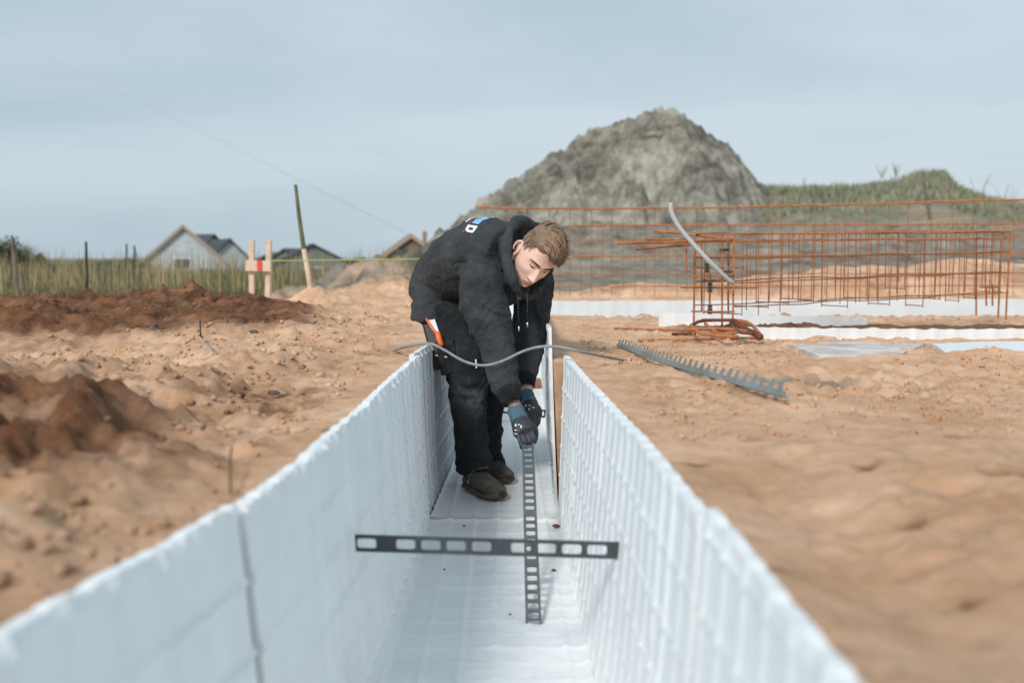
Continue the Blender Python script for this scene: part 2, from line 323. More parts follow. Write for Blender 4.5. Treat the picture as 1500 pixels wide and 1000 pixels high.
def make_ground():
    ys = [-3, -1.5, -.5, 0, .3, .5]; y = .5
    while y < 11.5: y += max(.010, y * .0058); ys.append(y)
    while y < 46: y *= 1.011; ys.append(y)
    while y < 90: y *= 1.03; ys.append(y)
    while y < 4000: y *= 1.16; ys.append(y)
    offs = [0.0]; d = .013; x = 0
    while x < 2.6: x += d; offs.append(x)
    while x < 14: d *= 1.026; x += d; offs.append(x)
    while x < 60: d *= 1.06; x += d; offs.append(x)
    while x < 4000: d *= 1.35; x += d; offs.append(x)
    ys = np.array(ys); offs = np.array(offs); ny, no = len(ys), len(offs)
    Y = ys[:, None]; el, er = edgeL(ys)[:, None], edgeR(ys)[:, None]
    XL = (el - offs[None, ::-1]); XR = er + offs[None, :]
    bl_, br_ = [np.where(ys < 8.14, b_, e_)[:, None] for b_, e_ in ((botL(ys), edgeL(ys) * .6 + edgeR(ys) * .4), (botR(ys), edgeL(ys) * .4 + edgeR(ys) * .6))]
    mid = np.concatenate([bl_, bl_ * .5 + br_ * .5, br_], 1)
    X = np.concatenate([XL, mid, XR], 1); YY = np.broadcast_to(Y, X.shape)
    z, mo, gr, gn = ground_h(X, YY)
    inn = slice(no, no + 3); cut = (ys < 8.14)
    z[cut, inn] = -.02; mo[cut, inn] = .9
    mo[cut, no - 1] = np.maximum(mo[cut, no - 1], .3); mo[cut, no + 3] = np.maximum(mo[cut, no + 3], .3)
    V = np.stack([X, YY, z], -1).reshape(-1, 3); nx = X.shape[1]
    i = np.arange(ny - 1)[:, None] * nx + np.arange(nx - 1)[None, :]
    F = np.stack([i, i + 1, i + nx + 1, i + nx], -1).reshape(-1, 4)
    o = mesh_obj('ground', V, F, soil_mat('sand and soil')); tag(o, kind='structure')
    for n_, a in (('moist', mo), ('grey', gr), ('green', gn)): set_attr(o, n_, a)
    return o
def gz(x, y):
    return float(ground_h(np.array([[float(x)]]), np.array([[float(y)]]))[0][0, 0])
def GZ(px, py):
    """point of the terrain seen at a pixel"""
    z = .66
    for _ in range(12):
        p = G(px, py, z); z = .5 * z + .5 * gz(p.x, p.y)
    p = G(px, py, z); return p
ground = make_ground()
# ------------------------------------------------------------------ foam formwork boards
foil = mat('white foil foam', (.77, .80, .81), .42, noise=(5, .04), bump=(60, .0012))
def grid_panel(name, A, nu, nv, mt, parent=None):
    """A: (nu,nv,3) inner face, B outer face -> closed slab"""
    In, Out = A
    V = np.concatenate([In.reshape(-1, 3), Out.reshape(-1, 3)]); n = nu * nv
    i = (np.arange(nu - 1)[:, None] * nv + np.arange(nv - 1)[None, :]).ravel()
    F = [np.stack([i, i + nv, i + nv + 1, i + 1], 1), np.stack([i + n, i + n + 1, i + n + nv + 1, i + n + nv], 1)]
    def strip(a): return np.stack([a[:-1], a[1:], a[1:] + n, a[:-1] + n], 1)
    e1 = np.arange(nv); e2 = np.arange(nu) * nv
    F += [strip(e1), strip(e1 + (nu - 1) * nv)[:, ::-1], strip(e2)[:, ::-1], strip(e2 + nv - 1)]
    o = mesh_obj(name, V, np.concatenate(F), mt, parent)
    import bmesh
    bm = bmesh.new(); bm.from_mesh(o.data); bmesh.ops.recalc_face_normals(bm, faces=bm.faces); bm.to_mesh(o.data); bm.free()
    o.data.polygons.foreach_set('use_smooth', [True] * len(o.data.polygons)); set_smooth_auto(o, 50)
    return o
def near_line(u, s, off=0): q = (u + off) / s; return np.abs(q - np.round(q)) * s
def wall_panel(D0, D1, top, bot, side, t, ztop, seed, lip=None, fade=None):
    nu = int((D1 - D0) / .009) + 2; nv = 76
    u = np.linspace(D0, D1, nu); v = np.linspace(0, 1, nv); U, Vv = np.meshgrid(u, v, indexing='ij')
    xt, xb = ip(u, top)[:, None], ip(u, bot)[:, None]
    zt = ztop(u)[:, None] if callable(ztop) else ztop
    lv = near_line(U, .105, seed * .03); tb = np.exp(-(lv / .016) ** 2)
    Z = .004 + Vv * (zt - .004)
    Z = Z + (Vv > .985) * (tb * .011 * (.6 + .6 * fbm(U * 7, seed, 2, 2)) + .005 * fbm(U * 26, seed, 0, 3))
    X = xb + (xt - xb) * (Vv ** .68)
    lh = near_line(Z, .118, .03)
    a_ = .0095 if side < 0 else .006
    r = a_ * np.exp(-(lv / .009) ** 2) + a_ * .9 * np.exp(-(lh / .0055) ** 2) + .3 * a_ * np.exp(-(near_line(U, .035) / .006) ** 2) * (.5 + .5 * fbm(U * 3, Z * 3, seed, 2))
    r = r * (1 + .22 * fbm(U * 2, Z * 2, seed + .5, 2)) + .0012 * fbm(U * 9, Z * 9, seed, 3) + .004 * fbm(U * 1.6, Z * 1.6, seed + 3, 2)
    if fade is not None: r = r * fade(U)
    In = np.stack([X - side * r, U, Z], -1); Out = np.stack([X + side * t, U, np.minimum(Z, zt + .002)], -1)
    o = grid_panel('foam_board', (In, Out), nu, nv, foil)
    return o
def ztf(sd, base=TOPZ, tilt=0): return lambda u: base + .006 * np.sin(u * 1.7 + sd) + .004 * fbm(u * 1.5, sd, 0, 2) + tilt * u
gw = 'foam boards lining the trench'
walls = [
    (-1.2, 1.60, LT, LB, -1, ztf(1, .692), 1.1, 'white foam board lining the left trench wall closest to the camera'),
    (1.62, 4.02, LT, LB, -1, ztf(2.5, .69), 2.3, 'ribbed white foam board on the left trench wall ending beside the worker'),
    (4.05, 8.1, [(4.05, -.362), (4.6, -.325), (5.26, -.29), (6.5, -.22), (8.2, -.15)], [(4.05, -.322), (5.26, -.262), (6.5, -.20), (8.2, -.13)], -1, ztf(3.3, .70), 3.7, 'white foam board on the left trench wall running behind the worker'),
    (-1.2, 1.49, [(q[0], q[1] + .003) for q in RT], RB, 1, ztf(5, .70), 4.2, 'white foam board lining the right trench wall closest to the camera'),
    (1.515, 4.02, RT, RB, 1, ztf(6.1, .688), 5.9, 'ribbed white foam board on the right trench wall ending at the open earth gap'),
]
for D0, D1, tp, bt, sd, zt, seed, lb in walls:
    tag(wall_panel(D0, D1, tp, bt, sd, TW, zt, seed), lb, 'foam board', gw)
tag(wall_panel(4.15, 8.1, RT2, RB2, 1, .012, lambda u: np.interp(u, [4.15, 5, 8], [.80, .775, .73]), 6.6), 'taller white foam board on the right trench wall beyond the earth gap', 'foam board', gw)
def floor_board(D0, D1, seed, lb):
    nu = int((D1 - D0) / .008) + 2; nv = 90
    u = np.linspace(D0, D1, nu); v = np.linspace(0, 1, nv); U, Vv = np.meshgrid(u, v, indexing='ij')
    xl = (ip(u, LB) - .004)[:, None]; xr = (np.where(u < 4.08, ip(u, RB), ip(u, RB2)) + .004)[:, None]
    X = xl + (xr - xl) * Vv
    cu = near_line(U, .105, seed * .02); cx = near_line(X, .098, .02)
    r = .0022 * np.exp(-(cu / .010) ** 2) + .0055 * np.exp(-(cx / .010) ** 2)
    r = r * (1 + .6 * fbm(U * 5, X * 5, seed, 3)) + .003 * fbm(U * 10, X * 10, seed, 3) + .004 * fbm(U * 2, X * 2, seed, 2)
    edge = np.minimum(np.minimum(X - xl, xr - X), np.minimum(U - D0, D1 - U)); r = r + .008 * np.exp(-(edge / .012) ** 2)
    Z = .012 + r; In = np.stack([X, U, Z], -1); Out = np.stack([X, U, Z * 0 - .016], -1)
    tag(grid_panel('foam_floor_board', (In, Out), nu, nv, foil), lb, 'foam board', 'foam boards on the trench floor')
floor_board(-1.2, 1.59, 1.2, 'white foam board on the trench floor closest to the camera')
floor_board(1.61, 4.02, 2.2, 'white foam floor board under the standing end of the held spacer strip')
floor_board(4.06, 6.5, 3.2, 'white foam floor board the worker stands on')
floor_board(6.52, 8.1, 4.2, 'white foam floor board far behind the worker')
# boards in the cross trench on the right
def slab(name, pts, t, mt, lb, cat, grp, ndiv=40, amp=.006, seed=1.0, top_scallop=.003):
    """upright board following pts [(x,y,ztop,zbot)...], thickness t away from the camera"""
    q = spline(pts, ndiv * (len(pts) - 1) + 1); nu = len(q); nv = 14; v = np.linspace(0, 1, nv)
    d = np.gradient(q[:, :2], axis=0); d /= np.linalg.norm(d, axis=1)[:, None]; nrm = np.stack([-d[:, 1], d[:, 0]], 1)
    s = np.concatenate([[0], np.cumsum(np.linalg.norm(np.diff(q[:, :2], axis=0), axis=1))])
    S, Vv = np.meshgrid(s, v, indexing='ij'); Z = q[:, 3][:, None] + (q[:, 2] - q[:, 3])[:, None] * Vv
    r = amp * np.exp(-(near_line(S, .11) / .012) ** 2) + amp * .8 * fbm(S * 4, Z * 5, seed, 3)
    Z = Z + (Vv > .97) * (top_scallop * np.exp(-(near_line(S, .11) / .02) ** 2) + top_scallop * fbm(S * 11, seed, 0, 3))
    In = np.stack([q[:, 0][:, None] + nrm[:, 0][:, None] * -r, q[:, 1][:, None] - nrm[:, 1][:, None] * r, Z], -1)
    Out = In.copy(); Out[..., 0] = q[:, 0][:, None] + nrm[:, 0][:, None] * t; Out[..., 1] = q[:, 1][:, None] + nrm[:, 1][:, None] * t
    return tag(grid_panel(name, (In, Out), nu, nv, mt), lb, cat, grp)
gc = 'foam boards in the cross trenches on the right'
slab('foam_board', [(-.10, 8.12, .74, -.01), (1.2, 8.10, .742, -.01), (2.9, 8.08, .752, -.01), (6.5, 8.06, .765, -.01)], .04, foil, 'long white foam board upright along the far side of the cross trench', 'foam board', gc, 50)
def pz(px, py, D): return P(px, py, D)
def board_px(pxs, D, tops, bots, **k):
    pts = []
    for a, b, c, d in zip(pxs, D, tops, bots): p = P(a, b * 0 + c, b); q = P(a, d, b); pts.append((p.x, b, p.z, q.z))
    return slab('foam_board', pts, .035, foil, **k)
board_px([965, 1060, 1180, 1270], [6.45, 6.4, 6.36, 6.34], [457, 461, 463.5, 466], [485, 485, 482, 480], lb='short white foam board behind the upright end of the rebar cage', cat='foam board', grp=gc, ndiv=22)
board_px([1078, 1180, 1300, 1400, 1515], [5.35, 5.36, 5.38, 5.4, 5.42], [479, 481, 482, 483, 482], [505, 506, 508, 506, 506], lb='white foam board with a frayed top edge behind the loose sand on the right', cat='foam board', grp=gc, ndiv=24, amp=.008, top_scallop=.005)

def flat_board(poly, z, t, mt, lb, cat):
    q = [G(x, y, z) for x, y in poly]; pts = []
    for i in range(len(q)):
        a, b_ = q[i], q[(i + 1) % len(q)]
        for k in range(8): p = a.lerp(b_, k / 8); pts.append(p + Vector((random.uniform(-.006, .006), random.uniform(-.006, .006), 0)))
    n = len(pts); v = pts + [p - Vector((0, 0, t)) for p in pts]; f = [tuple(range(n)), tuple(reversed(range(n, 2 * n)))] + [(k, n + k, n + (k + 1) % n, (k + 1) % n) for k in range(n)]
    o = mesh_obj('foam_board', v, f, mt, smooth=False); return tag(o, lb, cat, gc)
dusty = mat('sand dusted foam', (.42, .34, .28), .9, noise=(7, .3), ramp=(.70, .70, .70), bump=(30, .008))
flat_board([(1150, 503), (1240, 500), (1355, 503), (1322, 517), (1270, 524), (1200, 520)], .672, .03, dusty, 'sand dusted foam board lying flat in front of the frayed board', 'foam board')
flat_board([(1366, 503), (1440, 500), (1520, 499), (1500, 521), (1400, 526)], .676, .03, foil, 'clean white foam board lying flat between two sand heaps on the right', 'foam board')
# ------------------------------------------------------------------ dirt mound
def make_mound():
    n = 330; u = np.linspace(-1, 1, n); X, Y = np.meshgrid(u * 9.5, u * 8.0, indexing='ij')
    D0 = 33.0; c = P(960, 300, D0)
    # silhouette profile along x (metres from the centre) -> height above the camera's foot
    px = np.array([560, 600, 640, 690, 740, 800, 850, 880, 905, 940, 975, 1005, 1030, 1066, 1110, 1150, 1200, 1260])
    py = np.array([420, 385, 345, 305, 270, 229, 199, 181, 168, 160, 159, 171, 190, 215, 268, 305, 345, 410])
    prof = np.interp(X[:, 0], [P(a, 300, D0).x - c.x for a in px], [P(a, b, D0).z - .9 for a, b in zip(px, py)])
    crest = prof[:, None]
    dy = np.abs(Y + .12 * crest * np.sin(X * .9)) / (1.0 + .25 * fbm(X * .3, Y * .3, 2, 3))
    H = crest - dy * .80 - .10 * dy * fbm(X * .8, Y * .25, 3.1, 3) * 2
    peak = crest.max(); H = np.minimum(H, crest - .02 * dy ** 2)
    gul = np.clip(ridg(X * .55, Y * .35 + .2 * X, 1.7, 4) - .8, -1, 1)
    H = H + .16 * fbm(X * .6, Y * .6, 3.3, 5) * np.clip(dy, .15, 1.6) + .28 * gul * np.clip(dy * .8, 0, 1) + .10 * fbm(X * 2.8, Y * 2.8, 4.4, 5, 2.1, .65)
    H = H + .24 * np.clip(fbm(X * 1.6, Y * 1.6, 9.4, 4, 2.1, .6), -.2, 1)
    H = H - bumpg(X, Y, -.55, -2.1, 1.0, 1.0, 1.25) + bumpg(X, Y, -2.4, -2.6, .7, 2, .35) + bumpg(X, Y, .2, -3.6, .5, .5, .15)
    base = np.maximum(np.abs(X) / 9.5, np.abs(Y) / 8.0); H = H - 2.5 * sst(.82, 1, base)
    H = H - .12 * sst(2.5, 4.2, H); V = np.stack([c.x + X, D0 + Y, .9 + H], -1).reshape(-1, 3)
    i = np.arange(n - 1)[:, None] * n + np.arange(n - 1)[None, :]; F = np.stack([i, i + n, i + n + 1, i + 1], -1).reshape(-1, 4)
    m = bpy.data.materials.new('grey mound soil'); m.use_nodes = True; nt = m.node_tree; N = nt.nodes; L = nt.links; b = N['Principled BSDF']; b.inputs['Roughness'].default_value = 1; b.inputs['Specular IOR Level'].default_value = .1
    tc = N.new('ShaderNodeTexCoord')
    def noise(sc, d=8, r=.65):
        q = N.new('ShaderNodeTexNoise'); q.inputs['Scale'].default_value = sc; q.inputs['Detail'].default_value = d; q.inputs['Roughness'].default_value = r; L.new(tc.outputs['Object'], q.inputs['Vector']); return q.outputs['Fac']
    def ramp(f, p0, c0, p1, c1):
        r = N.new('ShaderNodeValToRGB'); r.color_ramp.elements[0].position = p0; r.color_ramp.elements[0].color = (*c0, 1)
        r.color_ramp.elements[1].position = p1; r.color_ramp.elements[1].color = (*c1, 1); L.new(f, r.inputs['Fac']); return r.outputs['Color']
    c1 = ramp(noise(.55, 10, .68), .36, (.125, .117, .096), .60, (.41, .39, .335)); c2 = ramp(noise(3.2, 8, .75), .38, (.5, .49, .46), .56, (1.12, 1.1, 1.06))
    mx = N.new('ShaderNodeMix'); mx.data_type = 'RGBA'; mx.blend_type = 'MULTIPLY'; mx.inputs['Factor'].default_value = .8; L.new(c1, mx.inputs['A']); L.new(c2, mx.inputs['B']); L.new(mx.outputs['Result'], b.inputs['Base Color'])
    bp = N.new('ShaderNodeBump'); bp.inputs['Distance'].default_value = .14; L.new(noise(2.6, 10, .72), bp.inputs['Height']); L.new(bp.outputs['Normal'], b.inputs['Normal'])
    o = mesh_obj('dirt_mound', V, F, m); tag(o, 'large pale grey brown mound of dug soil rising behind the rebar', 'dirt mound')
    return m, BVHTree.FromPolygons([Vector(v) for v in V.tolist()], F.tolist())
mound_mat, mound_bvh = make_mound()
def on_bvh(bvh, p):
    d = (p - EYE).normalized(); h = bvh.ray_cast(EYE, d); return h[0]
def rock(c, r, seed, sx=1, sy=1, sz=.7):
    import bmesh
    bm = bmesh.new(); bmesh.ops.create_icosphere(bm, subdivisions=3, radius=1)
    v = np.array([q.co[:] for q in bm.verts]); f = [[a.index for a in q.verts] for q in bm.faces]; bm.free()
    k = 1 + .35 * fbm(v[:, 0] * 1.2 + seed, v[:, 1] * 1.2, v[:, 2] * 1.2, 3); v = v * k[:, None] * np.array([sx, sy, sz]) * r + np.array(c)
    return v, f
pale = mat('pale stone', (.27, .25, .21), .95, noise=(3, .3), bump=(9, .05))
for i, (px, py, r, lb) in enumerate([(968, 277, .22, 'pale lump of clay low on the face of the dirt mound'), (902, 190, .26, 'pale lump of clay near the top left of the dirt mound'), (962, 195, .24, 'pale lump of clay just below the peak of the dirt mound')]):
    h = on_bvh(mound_bvh, P(px, py, 10))
    if h is not None: h = h + Vector((0, r * .5, -r * .3))
    if h is not None:
        v, f = rock(h, r, i * 3.3, 1.3, 1, .7); tag(mesh_obj('boulder', v, f, pale), lb, 'clay lump', 'pale lumps on the dirt mound')
# ------------------------------------------------------------------ grasses and weeds
def blades(name, pts, hs, ws, lean, mt, seg=3, parent=None):
    """pts (n,3) roots, one tapering bent blade each"""
    n = len(pts); a = RNG.uniform(0, 2 * np.pi, n); ld = RNG.uniform(0, 2 * np.pi, n); ll = RNG.uniform(0, 1, n) * lean
    V = []; t = np.linspace(0, 1, seg + 1)
    wx, wy = np.cos(a), np.sin(a)
    for k in range(seg):
        w_ = ws * (1 - t[k] ** 1.5) * .5; cx = pts[:, 0] + np.cos(ld) * ll * hs * t[k] ** 2; cy = pts[:, 1] + np.sin(ld) * ll * hs * t[k] ** 2; cz = pts[:, 2] + hs * t[k] * (1 - .3 * ll * t[k])
        V.append(np.stack([cx - wx * w_, cy - wy * w_, cz], 1)); V.append(np.stack([cx + wx * w_, cy + wy * w_, cz], 1))
    V.append(np.stack([pts[:, 0] + np.cos(ld) * ll * hs, pts[:, 1] + np.sin(ld) * ll * hs, pts[:, 2] + hs * (1 - .3 * ll)], 1))
    m = 2 * seg + 1; V = np.stack(V, 1).reshape(-1, 3); b = (np.arange(n) * m)
    F = []
    for k in range(seg - 1): F += np.stack([b + 2 * k, b + 2 * k + 1, b + 2 * k + 3, b + 2 * k + 2], 1).tolist()
    F += np.stack([b + 2 * seg - 2, b + 2 * seg - 1, b + 2 * seg], 1).tolist()
    return mesh_obj(name, V, F, mt, parent, smooth=False)
def leafmat(name, c1, c2, sc=.9):
    m = mat(name, c1, .7, noise=(sc, .2), ramp=c2, spec=.2); return m
g_mix = leafmat('field grass', (.085, .105, .05), (.31, .26, .145), .5)
g_dry = leafmat('dry stalks', (.22, .18, .09), (.42, .34, .19), 2)
g_green = leafmat('hazed bank grass', (.19, .20, .135), (.36, .35, .24), .5)  # distance haze put into the blade colour, paler and less saturated
g_dark = leafmat('dark scrub', (.022, .035, .022), (.07, .09, .05), 1.2)
def field(n, x0, x1, y0, y1, fx=None):
    x = RNG.uniform(x0, x1, n * 3); y = y0 + (y1 - y0) * RNG.uniform(0, 1, n * 3) ** 1.4
    ok = np.abs(x / y) < .78
    if fx is not None: ok &= fx(x, y)
    x, y = x[ok][:n], y[ok][:n]; z = ground_h(x[None], y[None])[0][0]; return np.stack([x, y, z - .02], 1)
lim = lambda x, y: ~((x > -2.5) & (y < 12.2)) & (x < -.9 - .12 * (y - 9.5) + .3 * np.sin(y)) & (fbm(x * .5, y * .5, 2.2, 3) > -.75)
p_ = field(50000, -30, 0, 9.7, 36, lim); hv = .19 + .16 * fbm(p_[:, 0] * .6, p_[:, 1] * .6, 1.1, 3)
hv = hv + np.clip((p_[:, 1] - 12) / 60, 0, 1) * 1.5
tag(blades('field_grass', p_, hv * RNG.uniform(.5, 1.1, len(p_)), np.full(len(p_), .009) * (1 + p_[:, 1] / 14), 1.0, g_mix), 'tall mixed green and straw coloured grass and weeds across the field', 'grass', kind='stuff')
p_ = field(1900, -22, 0, 10, 22, lim)
tag(blades('dry_weeds', p_, RNG.uniform(.32, .62, len(p_)) + np.clip((p_[:, 1] - 12) / 60, 0, 1) * 1.7, np.full(len(p_), .016), .25, g_dry), 'straw coloured dry weed stalks standing among the field grass', 'weeds', kind='stuff')
p_ = field(16000, 6, 30, 30, 44, lambda x, y: (x / y > .24) & (fbm(x * .3, y * .3, 5.1, 3) > -.35))
tag(blades('bank_grass', p_, RNG.uniform(.12, .4, len(p_)), np.full(len(p_), .05), .8, g_green), 'short green grass on the earth bank at the right', 'grass', kind='stuff')
p_ = field(5000, 1, 26, 17, 30, lambda x, y: (x > 8) & (fbm(x * .4, y * .4, 3.1, 3) > .15))
tag(blades('bank_weeds', p_, RNG.uniform(.1, .3, len(p_)), np.full(len(p_), .03), .8, g_green), 'patchy weeds on the grey soil below the green bank', 'weeds', kind='stuff')
# ------------------------------------------------------------------ bushes (far left hillock scrub and far hedges)
def bush(cx, cy, cz, rx, ry, rz, n, lf, mt, lb, grp=None, cat='bush'):
    root = empty('bush', (cx, cy, cz), label=lb, cat=cat, group=grp)
    d = RNG.normal(size=(n, 3)); d /= np.linalg.norm(d, axis=1)[:, None]; d[:, 2] = np.abs(d[:, 2])
    r = RNG.uniform(.35, 1, n) ** .4 * (1 + .4 * fbm(d[:, 0] * 1.6 + cx, d[:, 1] * 1.6, d[:, 2] * 1.6, 3))
    c = np.array([cx, cy, cz]) + d * r[:, None] * np.array([rx, ry, rz])
    a = RNG.normal(size=(n, 3)); a /= np.linalg.norm(a, axis=1)[:, None]; b = np.cross(a, RNG.normal(size=(n, 3))); b /= np.linalg.norm(b, axis=1)[:, None]
    s = RNG.uniform(.6, 1.3, n)[:, None] * lf; V = np.stack([c - a * s, c + b * s * .45, c + a * s, c - b * s * .45], 1).reshape(-1, 3)
    mesh_obj('foliage', V, np.arange(4 * n).reshape(-1, 4), mt, root, False)
    m = MB()
    for k in range(7):
        e = d[k * 5] * np.array([rx, ry, rz]) * .7; m.tube([(cx, cy, cz - .1), Vector((cx, cy, cz)) + Vector(e * .5) + Vector((0, 0, rz * .1)), Vector((cx, cy, cz)) + Vector(e)], [lf * .3, lf * .2, lf * .08], 5)
    m.build('stem', bark, root)
    return root
bark = mat('bark', (.11, .085, .06), .9, noise=(8, .3))
for i, (px, py, D, wpx, hpx, lb) in enumerate([
    (10, 392, 30, 38, 34, 'dark bush on the hillock at the left edge of the photo'), (52, 400, 29, 26, 22, 'dark bush on the lower right shoulder of the left hillock'),
    (150, 402, 60, 40, 24, 'dull green bush behind the lone dark stake'), (196, 400, 62, 36, 22, 'dull green bush left of the white gabled house'), (100, 404, 66, 34, 20, 'grey green bush between the hillock and the dark stake'),
    (525, 385, 120, 18, 7, 'small round bush left of the brown roofed house'), (392, 384, 130, 16, 8, 'small bush beside the green roofed house'), (490, 386, 120, 16, 6, 'small bush right of the wide dark roofed house')]):
    p = P(px, py, D); s = D / FPX
    bush(p.x, D, p.z - hpx * s * .3, wpx * s, wpx * s * .7, hpx * s * 1.3, 1500, max(.06, 1.7 * s), g_dark if i < 2 else leafmat('scrub leaf', (.045, .065, .035), (.12, .14, .075)), lb)
def weed(px, py0, py1, D, lb, n=5, mt=None, spread=.1, cat='weed', lean=0):
    a = P(px, py0, D); b = P(px + lean, py1, D); h = b.z - a.z; m = MB(); r = max(.003, D / FPX * .45)
    for k in range(n):
        e = Vector((b.x + random.uniform(-1, 1) * spread * h, D + random.uniform(-1, 1) * spread * h, a.z + h * random.uniform(.7, 1) if k else b.z))
        mid = a.lerp(e, .5) + Vector((random.uniform(-.05, .05) * h, 0, .04 * h)); m.tube([a, mid, e], [r, r * .8, r * .35], 5)
        for j in range(6):
            q = a.lerp(e, random.uniform(.35, 1)); s = h * random.uniform(.03, .07); t = Vector((random.uniform(-1, 1), random.uniform(-1, 1), random.uniform(.2, 1))) * s
            m.add([q, q + t * .5 + Vector((s * .25, 0, 0)), q + t, q + t * .5 - Vector((s * .25, 0, 0))], [(0, 1, 2, 3)])
    return tag(m.build('weed', mt or g_dry), lb, cat)
for a in [(1232, 300, 262, 35, 'dry bushy weed on the low left part of the green bank', 9), (1292, 262, 240, 36, 'bare twiggy weed on top of the green bank, left one', 7), (1312, 262, 236, 36, 'bare twiggy weed on top of the green bank, beside the peak', 9),
          (1434, 300, 255, 30, 'thin bent weed standing right of the green bank', 3), (1468, 300, 266, 28, 'slim weed with a dark seed head near the right edge', 3), (1486, 300, 268, 30, 'thin weed closest to the right edge', 3), (1180, 275, 258, 38, 'faint weed on the bank right of the mound', 3)]:
    weed(*a, spread=.35)
weed(78, 440, 405, 9.6, 'dry weed clump at the foot of the twin stakes', 9, spread=.5); weed(66, 438, 398, 9.9, 'pale dry weed leaning beside the twin stakes', 6, spread=.5)
# ------------------------------------------------------------------ stakes, poles, batter board
grey_wood = mat('weathered wood', (.16, .145, .11), .9, noise=(14, .35), bump=(40, .002))
dark_wood = mat('dark stake wood', (.05, .048, .035), .9, noise=(14, .3)); pole_green = mat('greenish pole', (.10, .105, .045), .8, noise=(6, .35))
fresh = mat('fresh sawn timber', (.66, .50, .38), .75, noise=(7, .2), bump=(50, .002)); redpaint = mat('red marker paint', (.75, .07, .05), .6)
def stake(px0, py0, px1, py1, D, r, mt, lb, name='stake', cat='stake', grp=None, dy=0, taper=.7):
    a = P(px0, py0, D); b = P(px1, py1, D + dy); m = MB(); d = (b - a)
    pts = [a - d * .12] + [a.lerp(b, t) + Vector((random.uniform(-1, 1), 0, random.uniform(-1, 1))) * r * .35 for t in (.2, .4, .6, .8)] + [b]
    m.tube(pts, [r * (1 - (1 - taper) * t) for t in (0, .2, .4, .6, .8, 1)], 8); return tag(m.build(name, mt, smooth=True, auto=40), lb, cat, grp)
stake(26, 430, 17, 345, 9.4, .017, grey_wood, 'tall pale grey stake beside the dark bush at the left edge', grp='old stakes in the left field'); stake(36, 430, 30, 386, 9.5, .014, grey_wood, 'short pale stake just right of the tall one at the left edge', grp='old stakes in the left field')
stake(21, 378, 20.5, 348, 9.7, .007, dark_wood, 'thin dark twig crossing the tall pale stake', grp='old stakes in the left field')
stake(128, 434, 126, 354, 10.5, .018, dark_wood, 'dark upright stake standing alone in the left field', grp='old stakes in the left field')
stake(186, 410, 185, 357, 24, .03, dark_wood, 'small distant stake, left one of the pair before the white gable', grp='distant stakes'); stake(197, 410, 196.5, 360, 24, .034, dark_wood, 'small distant stake, right one of the pair before the white gable', grp='distant stakes')
stake(1361, 315, 1352, 252, 24, .04, grey_wood, 'leaning pale stick standing against the green bank')
def pole():
    root = empty('leaning_pole', P(455, 428, 8.8), label='tall thin pole leaning left out of a small earth heap', cat='pole')
    a, b, c = P(456, 432, 8.8), P(445, 365, 8.85), P(433, 271, 9.0)
    m = MB(); m.tube([a, a.lerp(b, .5) + Vector((.004, 0, 0)), b], [.024, .023, .021], 10); m.build('lower_pole', fresh, root, True, 40)
    m = MB(); m.tube([b, b.lerp(c, .5) - Vector((.004, 0, 0)), c], [.021, .018, .014], 10); m.build('upper_pole', pole_green, root, True, 40)
pole()
def batter():
    D = 8.6; base = P(381, 443, D)
    root = empty('batter_board', base, label='fresh timber batter board with two posts and a short crosspiece', cat='batter board')
    for px0, px1, top in ((369, 369, 351), (392, 394, 352)):
        a = P(px0, 452, D); b = P(px1, top, D); m = MB(); m.bar(a, b, .044, .04, (0, 1, 0), .004); m.build('post', fresh, root)
    a = P(360, 389, D - .05); b = P(397, 390, D - .05); m = MB(); m.bar(a, b, .022, .092, (0, 0, 1), .003); cross = m.build('crosspiece', fresh, root)
    q = P(380, 388.5, D - .064); m = MB(); m.box(q - Vector((0, .006, 0)), (.034, .014, .088)); m.build('red_mark', redpaint, cross)
batter()
rust = mat('rusty steel', (.30, .10, .035), .8, metal=.1, noise=(30, .3), ramp=(.52, .22, .09)); rust_dark = mat('dark rust', (.16, .055, .025), .8, metal=.2, noise=(25, .4))
rust_thin = mat('thin rusty steel', (.27, .115, .055), .8, noise=(20, .3))
limes = mat('lime string', (.36, .48, .14), .6)
def cable(name, pts, r, mt, lb, cat, n=40, k=6): m = MB(); m.tube(spline(pts, n).tolist(), r, k); return tag(m.build(name, mt, smooth=True), lb, cat)
cable('guide_string', [P(398, 382, 8.55), P(560, 380, 8.7), P(840, 376.5, 8.9), P(1078, 374, 9.1)], .0055, limes, 'lime green builder string stretched from the batter board behind the worker', 'string')
wirem = mat('dark wire', (.07, .075, .08), .6)
cable('overhead_wire', [P(-60, 20, 16), P(300, 195, 18), P(460, 275, 20), P(612, 350, 23)], np.linspace(.0004, .0026, 60), wirem, 'thin overhead wire slanting down to the brown roofed house', 'wire', 60, 5)
